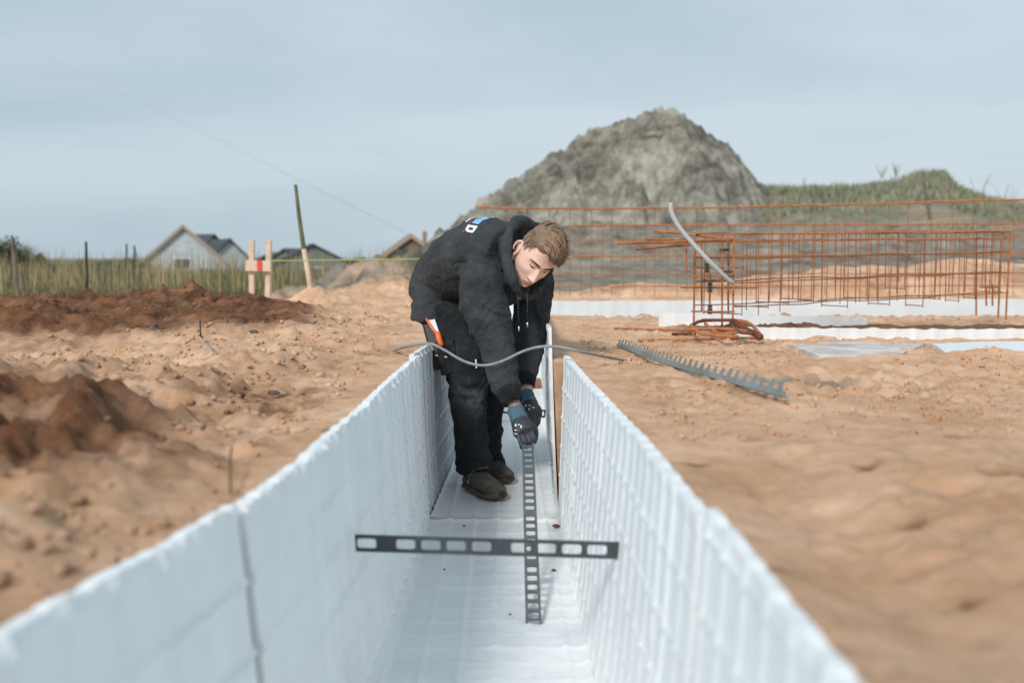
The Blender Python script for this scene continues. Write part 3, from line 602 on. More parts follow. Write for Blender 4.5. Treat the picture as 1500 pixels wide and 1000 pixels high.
# ------------------------------------------------------------------ houses
brick = mat('tan brick', (.30, .20, .14), .85, noise=(3, .2)); plaster = mat('pale plaster', (.50, .53, .56), .8, noise=(1.5, .15)); rooft = mat('dark roof tiles', (.055, .062, .07), .7, noise=(6, .25), bump=(8, .03))
roofb = mat('brown roof tiles', (.17, .11, .085), .8, noise=(6, .25)); glassm = mat('dark window glass', (.04, .05, .06), .15); trimt = mat('tan barge board', (.40, .31, .25), .7); whitep = mat('white paint', (.72, .74, .76), .6)
greyw = mat('grey cladding', (.17, .185, .19), .8, noise=(3, .15))
def house(px, pyr, D, w, pitch_deg, depth, rot, wallm, roofm, lb, eave_drop=3.0, trim=None, wins=(), chim=None, extra=None, gablem=None):
    """gable end faces the camera (turned by rot); ridge apex at pixel (px, pyr)"""
    ap = P(px, pyr, D); rise = math.tan(math.radians(pitch_deg)) * w / 2; ez = ap.z - rise; bz = ez - eave_drop
    root = empty('house', (ap.x, ap.y, bz), label=lb, cat='house', group='houses beyond the field'); root.rotation_euler = (0, 0, rot)
    h = ez - bz; M = Matrix.Translation((ap.x, ap.y, bz)) @ Matrix.Rotation(rot, 4, 'Z')
    T = lambda pts: [M @ Vector(p) for p in pts]
    hw = w / 2; m = MB(); m.add(T([(-hw, 0, 0), (hw, 0, 0), (hw, 0, h), (0, 0, h + rise - .05), (-hw, 0, h), (-hw, depth, 0), (hw, depth, 0), (hw, depth, h), (0, depth, h + rise - .05), (-hw, depth, h)]),
        [(0, 1, 2, 3, 4), (9, 8, 7, 6, 5), (0, 5, 6, 1), (1, 6, 7, 2), (4, 9, 5, 0), (2, 7, 8, 3), (3, 8, 9, 4)])
    m.build('wall', wallm, root)
    o = .35; t = .22; m = MB(); s = rise / hw
    for sg in (-1, 1):
        a = [(0, -o, h + rise), (sg * (hw + o), -o, h - s * o), (sg * (hw + o), depth + o, h - s * o), (0, depth + o, h + rise)]
        m.add(T(a + [(x, y, z + t) for x, y, z in a]), [(0, 1, 2, 3), (7, 6, 5, 4), (0, 4, 5, 1), (1, 5, 6, 2), (2, 6, 7, 3), (3, 7, 4, 0)])
    rf = m.build('roof', roofm, root)
    if trim:
        m = MB()
        for sg in (-1, 1):
            a = [(0, -o - .06, h + rise + .22), (sg * (hw + o), -o - .06, h - s * o + .22), (sg * (hw + o), -o - .06, h - s * o - .22), (0, -o - .06, h + rise - .24)]
            m.add(T(a + [(x, y + .05, z) for x, y, z in a]), [(0, 1, 2, 3), (7, 6, 5, 4), (0, 4, 5, 1), (2, 6, 7, 3), (1, 5, 6, 2)])
        m.build('barge_board', trim, rf)
    for wx, wz, ww, wh in wins:
        m = MB(); m.add(T([(wx - ww, -.05, wz - wh), (wx + ww, -.05, wz - wh), (wx + ww, -.05, wz + wh), (wx - ww, -.05, wz + wh), (wx - ww, .05, wz - wh), (wx + ww, .05, wz - wh), (wx + ww, .05, wz + wh), (wx - ww, .05, wz + wh)]),
            [(0, 1, 2, 3), (0, 4, 5, 1), (2, 6, 7, 3), (1, 5, 6, 2), (3, 7, 4, 0)]); wn = m.build('window', glassm, root)
        m = MB()
        for (c, sz) in (((wx, -.08, wz + wh), (ww * 2 + .2, .1, .12)), ((wx, -.08, wz - wh), (ww * 2 + .3, .14, .12)), ((wx - ww, -.08, wz), (.12, .1, wh * 2 - .13)), ((wx + ww, -.08, wz), (.12, .1, wh * 2 - .13)), ((wx, -.08, wz), (.08, .08, wh * 2 - .13))):
            m.box(M @ Vector(c), sz, Matrix.Rotation(rot, 3, 'Z'))
        m.build('frame', whitep, wn)
    if chim:
        m = MB(); m.box(M @ Vector((chim[0], chim[1], h + rise - .3)), (.42, .42, chim[2] * 1.1), Matrix.Rotation(rot, 3, 'Z')); m.build('chimney', brick, rf)
    if extra: extra(root, M, h, rise)
    return root
house(268, 331, 115, 9.6, 42, 11, math.radians(16), plaster, rooft, 'white gabled house with tan barge boards beyond the tall grass', 2.6, trimt, [(-.2, 2.6, .9, .6), (2.2, 1.5, .7, .6)])
house(312, 345, 135, 8, 40, 7, math.radians(62), brick, rooft, 'dark tiled roof house tucked behind the white gabled house', 2.6, None, [(0, 2, .6, .6)])
house(336, 352, 120, 5.4, 44, 8, math.radians(30), plaster, rooft, 'small white house with steep dark roof left of the batter board', 2.6, None, [(-.3, 2.0, .5, .6)], (1.4, 5, 1.2))
house(405, 371, 150, 10, 30, 9, math.radians(20), brick, mat('green grey roof', (.13, .135, .09), .8, noise=(5, .2)), 'low house with dull green roof right of the batter board', 2.4)
house(458, 359, 118, 9.2, 27, 8, math.radians(14), greyw, rooft, 'low grey house with wide dark roof right of the leaning pole', 2.4, None, [(0, 1.6, 1.0, .5)])
house(418, 366, 128, 4.6, 28, 7, math.radians(-30), greyw, rooft, 'small dark roofed outbuilding left of the wide grey house', 2.2)
def garage(root, M, h, rise):
    m = MB(); m.box(M @ Vector((.25, -.9, h - .4)), (2.6, 1.8, 2.3)); g = m.build('garage', whitep, root)
    m = MB(); m.box(M @ Vector((.2, -.95, h + 1.05)), (3.3, 2.1, .62)); m.build('garage_roof', rooft, g)
house(602, 345, 100, 7.6, 36, 10, math.radians(8), mat('brown brick', (.24, .15, .105), .9, noise=(3, .2)), roofb, 'brown brick house with white garage behind the worker', 2.6, trimt, [], (1.5, 2, 1.4), garage)
# ------------------------------------------------------------------ rebar
def L3(a, b, t): return Vector(a).lerp(Vector(b), t)
def rods(mb, pts, r, n=5): mb.tube(pts, r, n, True)
def wob(a, b, n, amp): 
    return [L3(a, b, k / n) + Vector((random.uniform(-1, 1), random.uniform(-1, 1), random.uniform(-1, 1))) * amp * (0 < k < n) for k in range(n + 1)]
def cage_near():
    a = P(1016, 492, 5.45); b = P(1462, 466, 6.55); t0 = P(1016, 353, 5.45)
    root = empty('rebar_cage', a, label='long rusty rebar cage with stirrups standing across the foam boards', cat='rebar cage')
    H = .56; A = Vector((a.x, a.y, a.z)); B = Vector((b.x, b.y, b.z - .0)); A2 = Vector((P(1073, 495, 5.35).x, 5.35, a.z - .005)); B2 = Vector((P(1470, 466, 6.45).x, 6.42, b.z))
    up = Vector((0, 0, 1)); n = 29
    rs_ = [0] + [(i + .5 * random.uniform(-.6, .6)) / n for i in range(1, n)] + [1]
    for i in range(n + 1):
        t = rs_[i]; p, q = A.lerp(B, t), A2.lerp(B2, t); HH = H; lo = .10 if 0 < i < n else 0
        m = MB(); r = .0029 if 0 < i < n else .006
        j = Vector((random.uniform(-.01, .01), 0, 0)); lo2 = lo + (random.uniform(.0, .12) if 0 < i < n else 0)
        rods(m, [p + up * lo2, p + up * HH + j, q + up * HH + j, q + up * lo2], r, 6)
        if 0 < i < n and i % 2: rods(m, [p + up * (lo2 + .01), q + up * (lo2 + .01)], r)
        m.build('stirrup', rust if i in (0, n) else rust_thin, root)
    zs = [.56, .52, .43, .30, .17]
    for k, z in enumerate(zs):
        for s, (u, v) in enumerate(((A, B), (A2, B2))):
            m = MB(); st = 0; e = v + (v - u) * .01
            m.tube(wob(u.lerp(v, st) + up * z, e + up * (z + .004), 14, .006), [.0058, .0045, .004, .004, .0035][k], 6); m.build('long_bar', rust if k < 2 else rust_thin, root)
    # end frame verticals and ladders
    for px, y0, y1, D in ((1028, 352, 455, 5.6), (1040, 400, 455, 5.5), (1058, 352, 500, 5.38), (1067, 352, 460, 5.5), (1005, 352, 397, 5.6), (1445, 418, 448, 6.5), (1454, 416, 448, 6.5), (1430, 348, 462, 6.5)):
        m = MB(); m.tube(wob(P(px, y0, D), P(px, y1, D), 3, .002), .0058, 6); m.build('end_bar', rust, root)
    for x0, x1, y, D in ((1012, 1077, 498, 5.36), (1013, 1076, 352, 5.4), (1010, 1076, 404, 5.36), (1028, 1076, 410, 5.5), (1013, 1090, 392, 5.4), (1013, 1076, 456, 5.4), (1435, 1465, 420, 6.45), (997, 1110, 421, 5.6)):
        m = MB(); m.tube([P(x0, y, D), P(x1, y + .5, D)], .0055, 6); m.build('cross_bar', rust, root)
    for x0, y0, x1, y1, D0, D1 in ((905, 357, 1072, 351, 5.0, 5.36), (930, 365, 1016, 358, 5.05, 5.45), (947, 351, 1073, 353.5, 5.2, 5.4), (962, 338, 1075, 350, 5.5, 5.45), (985, 354, 1120, 352, 5.3, 5.5)):
        m = MB(); m.tube(wob(P(x0, y0, D0), P(x1, y1, D1), 5, .003), .0075, 7); m.build('projecting_bar', rust, root)
    return root
cage_near()
plast = mat('dark plastic', (.05, .058, .065), .5)
for i, (px, py, D, ax, lb) in enumerate([(1036, 392, 5.42, 0, 'upper left'), (1040, 421, 5.42, 0, 'middle left'), (1040, 453, 5.45, 0, 'lowest'), (1061, 366, 5.42, 1, 'topmost'), (1066, 398, 5.34, 1, 'right hand')]):
    p = P(px, py, D - .02); m = MB()
    for k in (-1, 0, 1):
        off = Vector((0, 0, k * .018)) if ax == 0 else Vector((k * .018, 0, 0)); a = off + p
        m.tube([a + Vector((-.012, 0, 0)) if ax == 0 else a + Vector((0, 0, -.008)), a + Vector((.012, 0, 0)) if ax == 0 else a + Vector((0, 0, .008))], .008, 9)
    m.tube([p - (Vector((0, 0, .026)) if ax == 0 else Vector((.026, 0, 0))), p + (Vector((0, 0, .026)) if ax == 0 else Vector((.026, 0, 0)))], .004, 6)
    tag(m.build('spacer_clip', plast, smooth=True, auto=40), lb + ' dark plastic spacer clip on the end of the rebar cage', 'spacer clip', 'plastic clips on the rebar cage')
def cage_far():
    D = 8.9; pts_top = [(560, 305), (700, 304), (850, 306), (1000, 305), (1150, 302), (1300, 298), (1420, 294), (1560, 291)]
    root = empty('rebar_mesh', P(1000, 430, D), label='large rusty rebar mesh cage standing behind the cross trench', cat='rebar mesh')
    xs = np.arange(712, 1560, 15.5)
    top = lambda x: np.interp(x, [p[0] for p in pts_top], [p[1] for p in pts_top])
    for k, x in enumerate(xs):
        m = MB(); x2 = x + random.uniform(-2, 2); m.tube([P(x2, top(x2) if k % 2 == 0 else 331 + random.uniform(0, 1), D + .02 + .35 * (k % 2)), P(x2 + random.uniform(-1.5, 1.5), 433, D + .35 * (k % 2))], .0028, 5); m.build('upright_bar', rust_thin, root)
    for y0, y1, r, d, xa in ((0, 0, .0105, 0, 700), (331, 328, .0095, .36, 838), (352, 350, .006, 0, 700), (376, 372, .009, -.02, 838), (403, 400, .005, .36, 700), (420, 418, .005, 0, 700), (340, 338, .006, .1, 1180)):
        pp = []
        for x in np.arange(xa, 1561, 43):
            y = top(x) if y0 == 0 else y0 + (y1 - y0) * (x - 700) / 800; pp.append(P(x, y + random.uniform(-.6, .6), D + d - .01))
        m = MB(); m.tube(spline(pp, len(pp) * 3).tolist(), r, 6); m.build('long_bar', rust, root)
cage_far()
def bent_bundle():
    root = empty('bent_rebar_bundle', GZ(1060, 495), label='bundle of bent rusty rebar lying on the sand below the cage end', cat='rebar bundle')
    for k, pts in enumerate([
        [(1012, 480, 5.2), (1030, 473, 5.3), (1075, 472, 5.3)], [(1012, 480, 5.2), (1025, 491, 5.05), (1040, 494, 5.0), (1082, 497, 4.95)], [(1033, 477, 5.2), (1045, 488, 5.1), (1058, 493, 5.0), (1080, 490, 5.0)],
        [(1075, 474, 5.2), (1090, 485, 5.1), (1108, 493, 5.0), (1114, 497, 4.95)], [(1010, 486, 5.1), (1060, 485, 5.1), (1095, 489, 5.05)], [(1028, 472, 5.35), (1090, 474, 5.3), (1116, 495, 5.0)], [(1070, 476, 5.2), (1082, 489, 5.05), (1104, 492, 5.0)]]):
        m = MB(); q = spline([P(*p) + Vector((0, 0, .012)) for p in pts], 14); m.tube(q.tolist(), .009 if k != 3 else .016, 7); m.build('bent_bar', rust if k % 3 else rust_dark, root, True)
bent_bundle()
for x0, y0, x1, y1, lb in ((900, 483, 1016, 487, 'long straight rusty bar lying on sand left of the bent bundle'), (935, 501, 1118, 498, 'straight rusty bar lying in front of the bent bundle'), (985, 491, 1018, 492, 'short dark bar half buried beside the bent bundle')):
    a, b = GZ(x0, y0), GZ(x1, y1); m = MB(); m.tube([a + Vector((0, 0, .008)), b + Vector((0, 0, .012))], .008, 7); tag(m.build('rebar_rod', rust_dark if 'dark' in lb else rust, smooth=True), lb, 'rebar rod')
conduit = mat('pale grey conduit', (.46, .50, .50), .45)
cable('conduit', [P(982, 297, 5.2), P(984, 312, 5.2), P(995, 333, 5.2), P(1014, 356, 5.2), P(1040, 384, 5.2), P(1066, 409, 5.25), P(1073, 414, 5.28)], .0125, conduit, 'pale grey curved conduit pipe leaning against the end of the rebar cage', 'pipe', 40, 12)
# ------------------------------------------------------------------ the worker
SHO = Vector((.6, .8, 0)).normalized()          # his right shoulder (near) -> left shoulder (far)
def tubev(pts, n=24, side=None, asp=None, seg=6):
    """closed tube through (Vector, radius) with optional widening asp along side axis"""
    q = spline([(*p, r) + ((a,) if asp else ()) for (p, r), a in zip(pts, asp or [1] * len(pts))], seg * (len(pts) - 1) + 1)
    v = []; f = []; m = len(q); x = None
    for i in range(m):
        t = Vector(q[min(i + 1, m - 1)][:3] - q[max(i - 1, 0)][:3]).normalized()
        if side is not None: x = (side - t * side.dot(t)).normalized()
        else:
            x = x if x is not None else (t.cross(Vector((0, .3, 1)))); x = (x - t * x.dot(t)).normalized()
        y = t.cross(x); a_ = q[i][4] if asp else 1
        for k in range(n):
            a = 2 * math.pi * k / n; v.append(Vector(q[i][:3]) + (x * math.cos(a) * a_ + y * math.sin(a)) * q[i][3])
    for i in range(m - 1):
        for k in range(n): k2 = (k + 1) % n; f.append((i * n + k, i * n + k2, (i + 1) * n + k2, (i + 1) * n + k))
    for e, (i, s) in enumerate(((0, -1), (m - 1, 1))):
        t = Vector(q[min(i + 1, m - 1)][:3] - q[max(i - 1, 0)][:3]).normalized(); c = len(v); v.append(Vector(q[i][:3]) + t * s * q[i][3] * .35)
        for k in range(n):
            k2 = (k + 1) % n; f.append((i * n + k2, i * n + k, c) if e == 0 else (i * n + k, i * n + k2, c))
    return v, f
def ell(c, rx, ry, rz, R=None, sub=3):
    import bmesh
    bm = bmesh.new(); bmesh.ops.create_icosphere(bm, subdivisions=sub, radius=1)
    v = [Vector((q.co.x * rx, q.co.y * ry, q.co.z * rz)) for q in bm.verts]; f = [[a.index for a in q.verts] for q in bm.faces]; bm.free()
    if R is not None: v = [R @ p for p in v]
    return [Vector(c) + p for p in v], f
def fuse(pieces, vox, smooth=3, fac=.5):
    mb = MB()
    for v, f in pieces: mb.add(v, f)
    me = bpy.data.meshes.new('tmp'); me.from_pydata(mb.v, [], mb.f); me.update(); o = bpy.data.objects.new('tmp', me); COL.objects.link(o)
    r = o.modifiers.new('r', 'REMESH'); r.mode = 'VOXEL'; r.voxel_size = vox; r.adaptivity = 0
    if smooth: s = o.modifiers.new('s', 'SMOOTH'); s.factor = fac; s.iterations = smooth
    dg = bpy.context.evaluated_depsgraph_get(); dg.update(); ev = o.evaluated_get(dg); m2 = ev.to_mesh()
    V = np.empty(len(m2.vertices) * 3, np.float32); m2.vertices.foreach_get('co', V); Nn = np.empty(len(m2.vertices) * 3, np.float32); m2.vertices.foreach_get('normal', Nn)
    F = [tuple(p.vertices) for p in m2.polygons]; ev.to_mesh_clear(); bpy.data.objects.remove(o); bpy.data.meshes.remove(me)
    return V.reshape(-1, 3).astype(float), Nn.reshape(-1, 3).astype(float), F
skin = mat('skin', (.86, .55, .44), .5, noise=(14, .12), bump=(220, .0006)); skin.node_tree.nodes['Principled BSDF'].inputs['Subsurface Weight'].default_value = .12
skin.node_tree.nodes['Principled BSDF'].inputs['Subsurface Radius'].default_value = (.02, .008, .004)
lipm = mat('lips', (.60, .27, .23), .45); tattoo = mat('tattooed skin', (.16, .11, .09), .55, noise=(55, .5), ramp=(.52, .31, .23))
def cloth(name, c1, c2, sc, dust=None):
    m = mat(name, c1, .95, noise=(sc, .3), ramp=c2, spec=.12, sheen=.04); nt = m.node_tree; N = nt.nodes; L = nt.links; b = N['Principled BSDF']
    tc = N.new('ShaderNodeTexCoord'); n = N.new('ShaderNodeTexNoise'); n.inputs['Scale'].default_value = 500; L.new(tc.outputs['Object'], n.inputs['Vector'])
    n2 = N.new('ShaderNodeTexNoise'); n2.inputs['Scale'].default_value = 16; n2.inputs['Detail'].default_value = 4; n2.inputs['Distortion'].default_value = 1.2; L.new(tc.outputs['Object'], n2.inputs['Vector'])
    b1 = N.new('ShaderNodeBump'); b1.inputs['Distance'].default_value = .02; L.new(n2.outputs['Fac'], b1.inputs['Height'])
    b2 = N.new('ShaderNodeBump'); b2.inputs['Distance'].default_value = .0008; L.new(n.outputs['Fac'], b2.inputs['Height']); L.new(b1.outputs['Normal'], b2.inputs['Normal']); L.new(b2.outputs['Normal'], b.inputs['Normal'])
    if dust:
        src = b.inputs['Base Color'].links[0].from_socket; d = N.new('ShaderNodeTexNoise'); d.inputs['Scale'].default_value = 5.5; d.inputs['Detail'].default_value = 7; d.inputs['Roughness'].default_value = .7; L.new(tc.outputs['Object'], d.inputs['Vector'])
        r = N.new('ShaderNodeValToRGB'); r.color_ramp.elements[0].position = .55; r.color_ramp.elements[1].position = .78; r.color_ramp.elements[1].color = (.55, .55, .55, 1); L.new(d.outputs['Fac'], r.inputs['Fac'])
        x = N.new('ShaderNodeMix'); x.data_type = 'RGBA'; L.new(r.outputs['Color'], x.inputs['Factor']); L.new(src, x.inputs['A']); x.inputs['B'].default_value = (*dust, 1); L.new(x.outputs['Result'], b.inputs['Base Color'])
    return m
hood_m = cloth('washed black sweatshirt', (.026, .030, .033), (.058, .065, .070), 7)
trou_m = cloth('black work trousers', (.014, .016, .018), (.032, .035, .039), 9, dust=(.14, .15, .15))
cuff_m = cloth('ribbed cuff', (.014, .015, .016), (.028, .03, .032), 40)
gl_dark = mat('dark grey glove coating', (.035, .042, .055), .6, noise=(40, .25), bump=(300, .0008)); gl_blue = mat('blue knit glove cuff', (.06, .13, .175), .9, noise=(60, .2), bump=(260, .001))
white_pr = mat('white print', (.75, .77, .78), .6); blue_pr = mat('pale blue print', (.22, .45, .68), .6); red_pr = mat('dark red print', (.32, .06, .06), .7); metalm = mat('metal', (.6, .6, .6), .3, metal=.9)
orange_pl = mat('orange plastic', (.85, .16, .05), .45); black_pl = mat('black plastic', (.015, .015, .017), .5)
# --- head in its own frame: x to his right, y forward, z up
HR = Vector((-.83, -.43, .35)).normalized(); HF = Vector((.04, -.75, -.65)); HF = (HF - HR * HF.dot(HR)).normalized(); HU = HR.cross(HF).normalized()
HC = P(786, 375, 4.22)
HS = 1.07
def hw(p): return HC + (HR * p[0] + HF * p[1] + HU * p[2]) * HS
def head_local():
    import bmesh
    bm = bmesh.new(); bmesh.ops.create_icosphere(bm, subdivisions=6, radius=1); S = np.array([q.co[:] for q in bm.verts]); F = [[a.index for a in q.verts] for q in bm.faces]; bm.free()
    sx, sy, sz = S.T; rho_ = np.sqrt(np.maximum(1e-6, 1 - sz ** 2)); k_ = np.where(sz < 0, (np.maximum(1e-6, 1 - np.abs(sz) ** 3.4)) ** (1 / 3.4) / rho_, 1); k_ = np.minimum(k_, 3); sx, sy = sx * k_, sy * k_; z = np.where(sz > 0, sz * .118, sz * .122)
    wx = np.interp(z, [-.122, -.10, -.07, -.04, 0, .05, .118], [.50, .62, .78, .90, .97, 1.0, 1.0])
    x = np.sign(sx) * np.abs(sx) ** .93 * .077 * wx
    yf = np.interp(z, [-.122, -.10, -.06, 0, .05, .118], [1.02, .98, .92, .90, .93, 1.0]) * .094
    yb = np.interp(z, [-.122, -.08, -.04, 0, .118], [.25, .42, .70, .98, 1.1]) * .100
    y = np.where(sy > 0, sy * yf, sy * yb)
    fr = sst(.15, .6, sy)
    g = lambda cx, cz, rx, rz: np.exp(-((np.abs(x) - cx) / rx) ** 2 - ((z - cz) / rz) ** 2)
    d = .006 * g(.028, .024, .026, .009) + .003 * g(0, .02, .02, .01) - .012 * g(.031, .001, .017, .011) - .004 * g(.012, .004, .006, .012)
    nose = np.interp(z, [-.062, -.054, -.046, -.036, -.01, .012, .025], [0, .012, .027, .024, .012, .005, 0]); nw = np.interp(z, [-.055, -.04, -.01, .02], [.013, .0115, .008, .008])
    d = d + nose * np.exp(-(x / nw) ** 2) + .009 * g(.0135, -.046, .006, .007) + .004 * g(.046, -.028, .018, .016)
    d = d + .008 * g(0, -.071, .020, .0055) + .0075 * g(0, -.082, .017, .006) - .004 * g(0, -.0765, .024, .0022) - .003 * g(0, -.063, .006, .005) - .004 * g(0, -.092, .02, .005) + .009 * g(0, -.109, .020, .013)
    d = d - .003 * g(.042, -.06, .015, .02) + .004 * g(.05, -.1, .02, .02)
    y = y + d * fr
    lid = .0095 * np.exp(-((np.abs(x) - .031) / .012) ** 2 - ((z - .0) / .0065) ** 2); y = y + lid * fr
    return np.stack([x, y, z], 1), F
hV, hF = head_local()
hbvh = BVHTree.FromPolygons([Vector(p) for p in hV.tolist()], hF)
CE = Vector((0, -.008, .012))
def hsurf(d, off=0.0):
    d = Vector(d).normalized(); h = hbvh.ray_cast(CE + d * .3, -d)
    return (h[0] + d * off) if h[0] is not None else CE + d * (.1 + off)
def ear(sgn):
    out = []
    c = Vector((sgn * .074, -.012, -.008)); pts = []
    for a in np.linspace(-.55, 4.3, 15):
        r = .031 + .004 * math.sin(a); pts.append((c + Vector((sgn * (.004 + .012 * (1 - math.cos(a - .3)) * .5), -math.cos(a - 1.0) * r * .60 - .004, math.sin(a - .25 + .6) * r)), .0048))
    pts = [(c + Vector((sgn * (.006 + .010 * max(0, -math.cos(a))), math.cos(a) * .0185 - .004, math.sin(a) * .031)), .0045) for a in np.linspace(-.9, 4.1, 16)]
    out.append(tubev([(hw(p), r) for p, r in pts], 8, seg=2))
    R = Matrix((HR, HF, HU)).transposed()
    out.append(ell(hw(c + Vector((sgn * .001, -.004, 0))), .006, .016, .026, R)); out.append(ell(hw(c + Vector((sgn * .005, .003, -.031))), .006, .009, .009, R))
    out.append(ell(hw(c + Vector((sgn * .004, .010, -.004))), .005, .004, .007, R))
    return out
neckb = P(752, 366, 4.42)
# limb skeleton
RS, RE, RW = P(708, 400, 4.33), P(716, 490, 4.22), P(757, 602, 4.085)
LS, LE, LW = P(778, 402, 4.62), P(778, 488, 4.52), P(771.5, 575, 4.36)
RH, RK, RA = P(655, 456, 4.72), P(684, 565, 4.55), P(692, 688, 4.56)
LH, LK, LA = P(690, 458, 4.90), P(714, 566, 4.72), P(718, 684, 4.86)
TOR = [P(645, 438, 4.80), P(668, 402, 4.70), P(708, 382, 4.52), P(742, 374, 4.42)]
pieces = [([hw(p) for p in hV.tolist()], hF)] + ear(1) + ear(-1)
pieces.append(tubev([(hw((0, -.035, -.03)), .058), (hw((0, -.045, -.085)), .060), (neckb, .07), (TOR[3], .08)], seg=5))
pieces.append(tubev([(TOR[0], .11), (TOR[1], .10), (TOR[2], .11), (TOR[3], .09)], side=SHO, asp=[1.35, 1.25, 1.45, 1.6]))
for S, E, W in ((RS, RE, RW), (LS, LE, LW)): pieces.append(tubev([(S, .055), (S.lerp(E, .5), .046), (E, .038), (E.lerp(W, .35), .040), (W, .027), (W + (W - E).normalized() * .06, .028)]))
for H, K, A in ((RH, RK, RA), (LH, LK, LA)): pieces.append(tubev([(TOR[0].lerp(H, .6), .09), (H, .085), (H.lerp(K, .5), .07), (K, .045), (K.lerp(A, .35), .044), (A, .033), (A + Vector((0, 0, -.03)), .035)]))
V, Nn, F = fuse(pieces, .0031, 1, .4)
person = mesh_obj('person', V, F, [skin, lipm, tattoo]); 
tag(person, 'young worker in black hoodie and black trousers bending over the trench, gripping a spacer strip', 'person')
M3 = np.array([HR[:], HF[:], HU[:]]); loc = (V - np.array(HC)) @ M3.T / HS
fc = np.array([np.mean(loc[list(f)], 0) for f in F]); wc = np.array([V[f[0]] for f in F])
mi = np.zeros(len(F), int)
lip = (fc[:, 1] > .07) & ((fc[:, 0] / .023) ** 2 + ((fc[:, 2] + .0765) / .0105) ** 2 < 1); mi[lip] = 1
tt = np.linalg.norm(wc - np.array(RW), axis=1) < .075; mi[tt] = 2
person.data.polygons.foreach_set('material_index', mi.astype(np.int32))
eyem = mat('eye', (.50, .48, .46), .2); irism = mat('iris', (.03, .03, .03), .2); browm = mat('eyebrow hair', (.075, .042, .025), .8, noise=(90, .4)); lashm = mat('lashes', (.02, .012, .01), .7)
pb = BVHTree.FromPolygons([Vector(p) for p in V.tolist()], F)
def face_pt(x, z, off=.0):
    o = hw((x, .25, z)); h = pb.ray_cast(o, -HF); return h[0] + HF * off
for sg in (1, -1):
    m = MB(); n = 9; up_, lo_ = [], []
    for k in range(n):
        t = k / (n - 1); x = sg * (.019 + .025 * t); c = math.sin(math.pi * t); up_.append(face_pt(x, -.0015 + .0012 * c, .0012)); lo_.append(face_pt(x, -.0020 - .0042 * c, .0010))
    m.add(up_ + lo_, [(k, k + 1, n + k + 1, n + k) for k in range(n - 1)]); e = m.build('eye', eyem, person, True)
    m = MB(); m.add(up_[3:6] + lo_[3:6], [(0, 1, 4, 3), (1, 2, 5, 4)]); m.v = [tuple(Vector(p) + HF * .0008) for p in m.v]; m.build('iris', irism, e)
    m = MB(); m.tube([p + HF * .001 for p in up_], [.0006, .0011, .0014, .0015, .0016, .0016, .0015, .0012, .0007], 6); m.build('eyelashes', lashm, e, True)
    m = MB(); pts = [face_pt(sg * (.010 + .040 * t), .0185 + .009 * math.sin(t * 2.2) - .004 * t, .001) for t in np.linspace(0, 1, 10)]
    m.tube(pts, [.0025, .0036, .0039, .0039, .0037, .0034, .003, .0024, .0018, .0008], 6)
    for _ in range(60):
        t = random.random(); p = face_pt(sg * (.010 + .040 * t), .0185 + .009 * math.sin(t * 2.2) - .004 * t + random.uniform(-.003, .003), .003); m.tube([p, p + HR * sg * .006 + HU * .002, p + HR * sg * .010 + HU * .0015], [.0006, .0005, .0002], 3)
    m.build('eyebrow', browm, person, True)
# --- hair
hairs = [mat('light brown hair', (.38, .265, .175), .5, noise=(60, .3), spec=.4), mat('brown hair', (.21, .135, .085), .5, noise=(60, .3), spec=.4), mat('dark brown hair', (.045, .026, .017), .6, spec=.3), mat('shaved side hair', (.36, .215, .15), .8, noise=(200, .3))]
cap = []
R3 = Matrix((HR, HF, HU)).transposed()
hv_, hf_ = np.array(hV), hF
dirs = hv_ - np.array(CE); dn = dirs / np.linalg.norm(dirs, axis=1)[:, None]
def hairline(dx, dy):   # minimal z of the scalp region
    return np.interp(dy, [-1, -.6, -.2, .1, .35, .6, .9], [-.05, -.045, .0, .030, .052, .066, .070])
zl = hairline(dn[:, 0], dn[:, 1]); inside = hv_[:, 2] - zl
top = sst(.040, .085, hv_[:, 2] + .012 * (hv_[:, 1] > 0)) * np.where(hv_[:, 0] > .045, sst(.06, .045, hv_[:, 0]), 1)
th = sst(0, .02, inside) * (.0025 + .012 * top) - .003 * (inside < 0) - .006 * (inside < -.004)
th = th + top * .003 * fbm(hv_[:, 0] * 40, hv_[:, 1] * 14, hv_[:, 2] * 30, 3)
cv = hv_ + dn * th[:, None]; keep = [i for i, f in enumerate(hf_) if min(inside[list(f)]) > -.006]
used = sorted({a for i in keep for a in hf_[i]}); mp_ = {a: i for i, a in enumerate(used)}
hair = mesh_obj('hair', [hw(cv[a]) for a in used], [[mp_[a] for a in hf_[i]] for i in keep], hairs, person)
tf = np.array([np.mean(top[hf_[i]]) for i in keep]); hair.data.polygons.foreach_set('material_index', np.where(tf > .12, 1, 3).astype(np.int32))
sb = MB(); mats_i = []
def strand(d0, d1, L0, o0, o1, r, mi_, seg=7, droop=0, n=4):
    pts = []; d0 = Vector(d0).normalized(); d1 = Vector(d1).normalized()
    for k in range(seg + 1):
        t = k / seg; d = d0.slerp(d1, t * L0); off = .003 + (o0 * math.sin(math.pi * min(1, t * .95)) + o1 * t); p = hsurf(d, off); p = p + Vector((0, 0, -droop * t ** 3)) ; pts.append(hw(p))
    f0 = len(sb.f); sb.tube(pts, [r * (1 - .75 * (k / seg) ** 2) for k in range(seg + 1)], n); mats_i.extend([mi_] * (len(sb.f) - f0))
rr = random.Random(5)
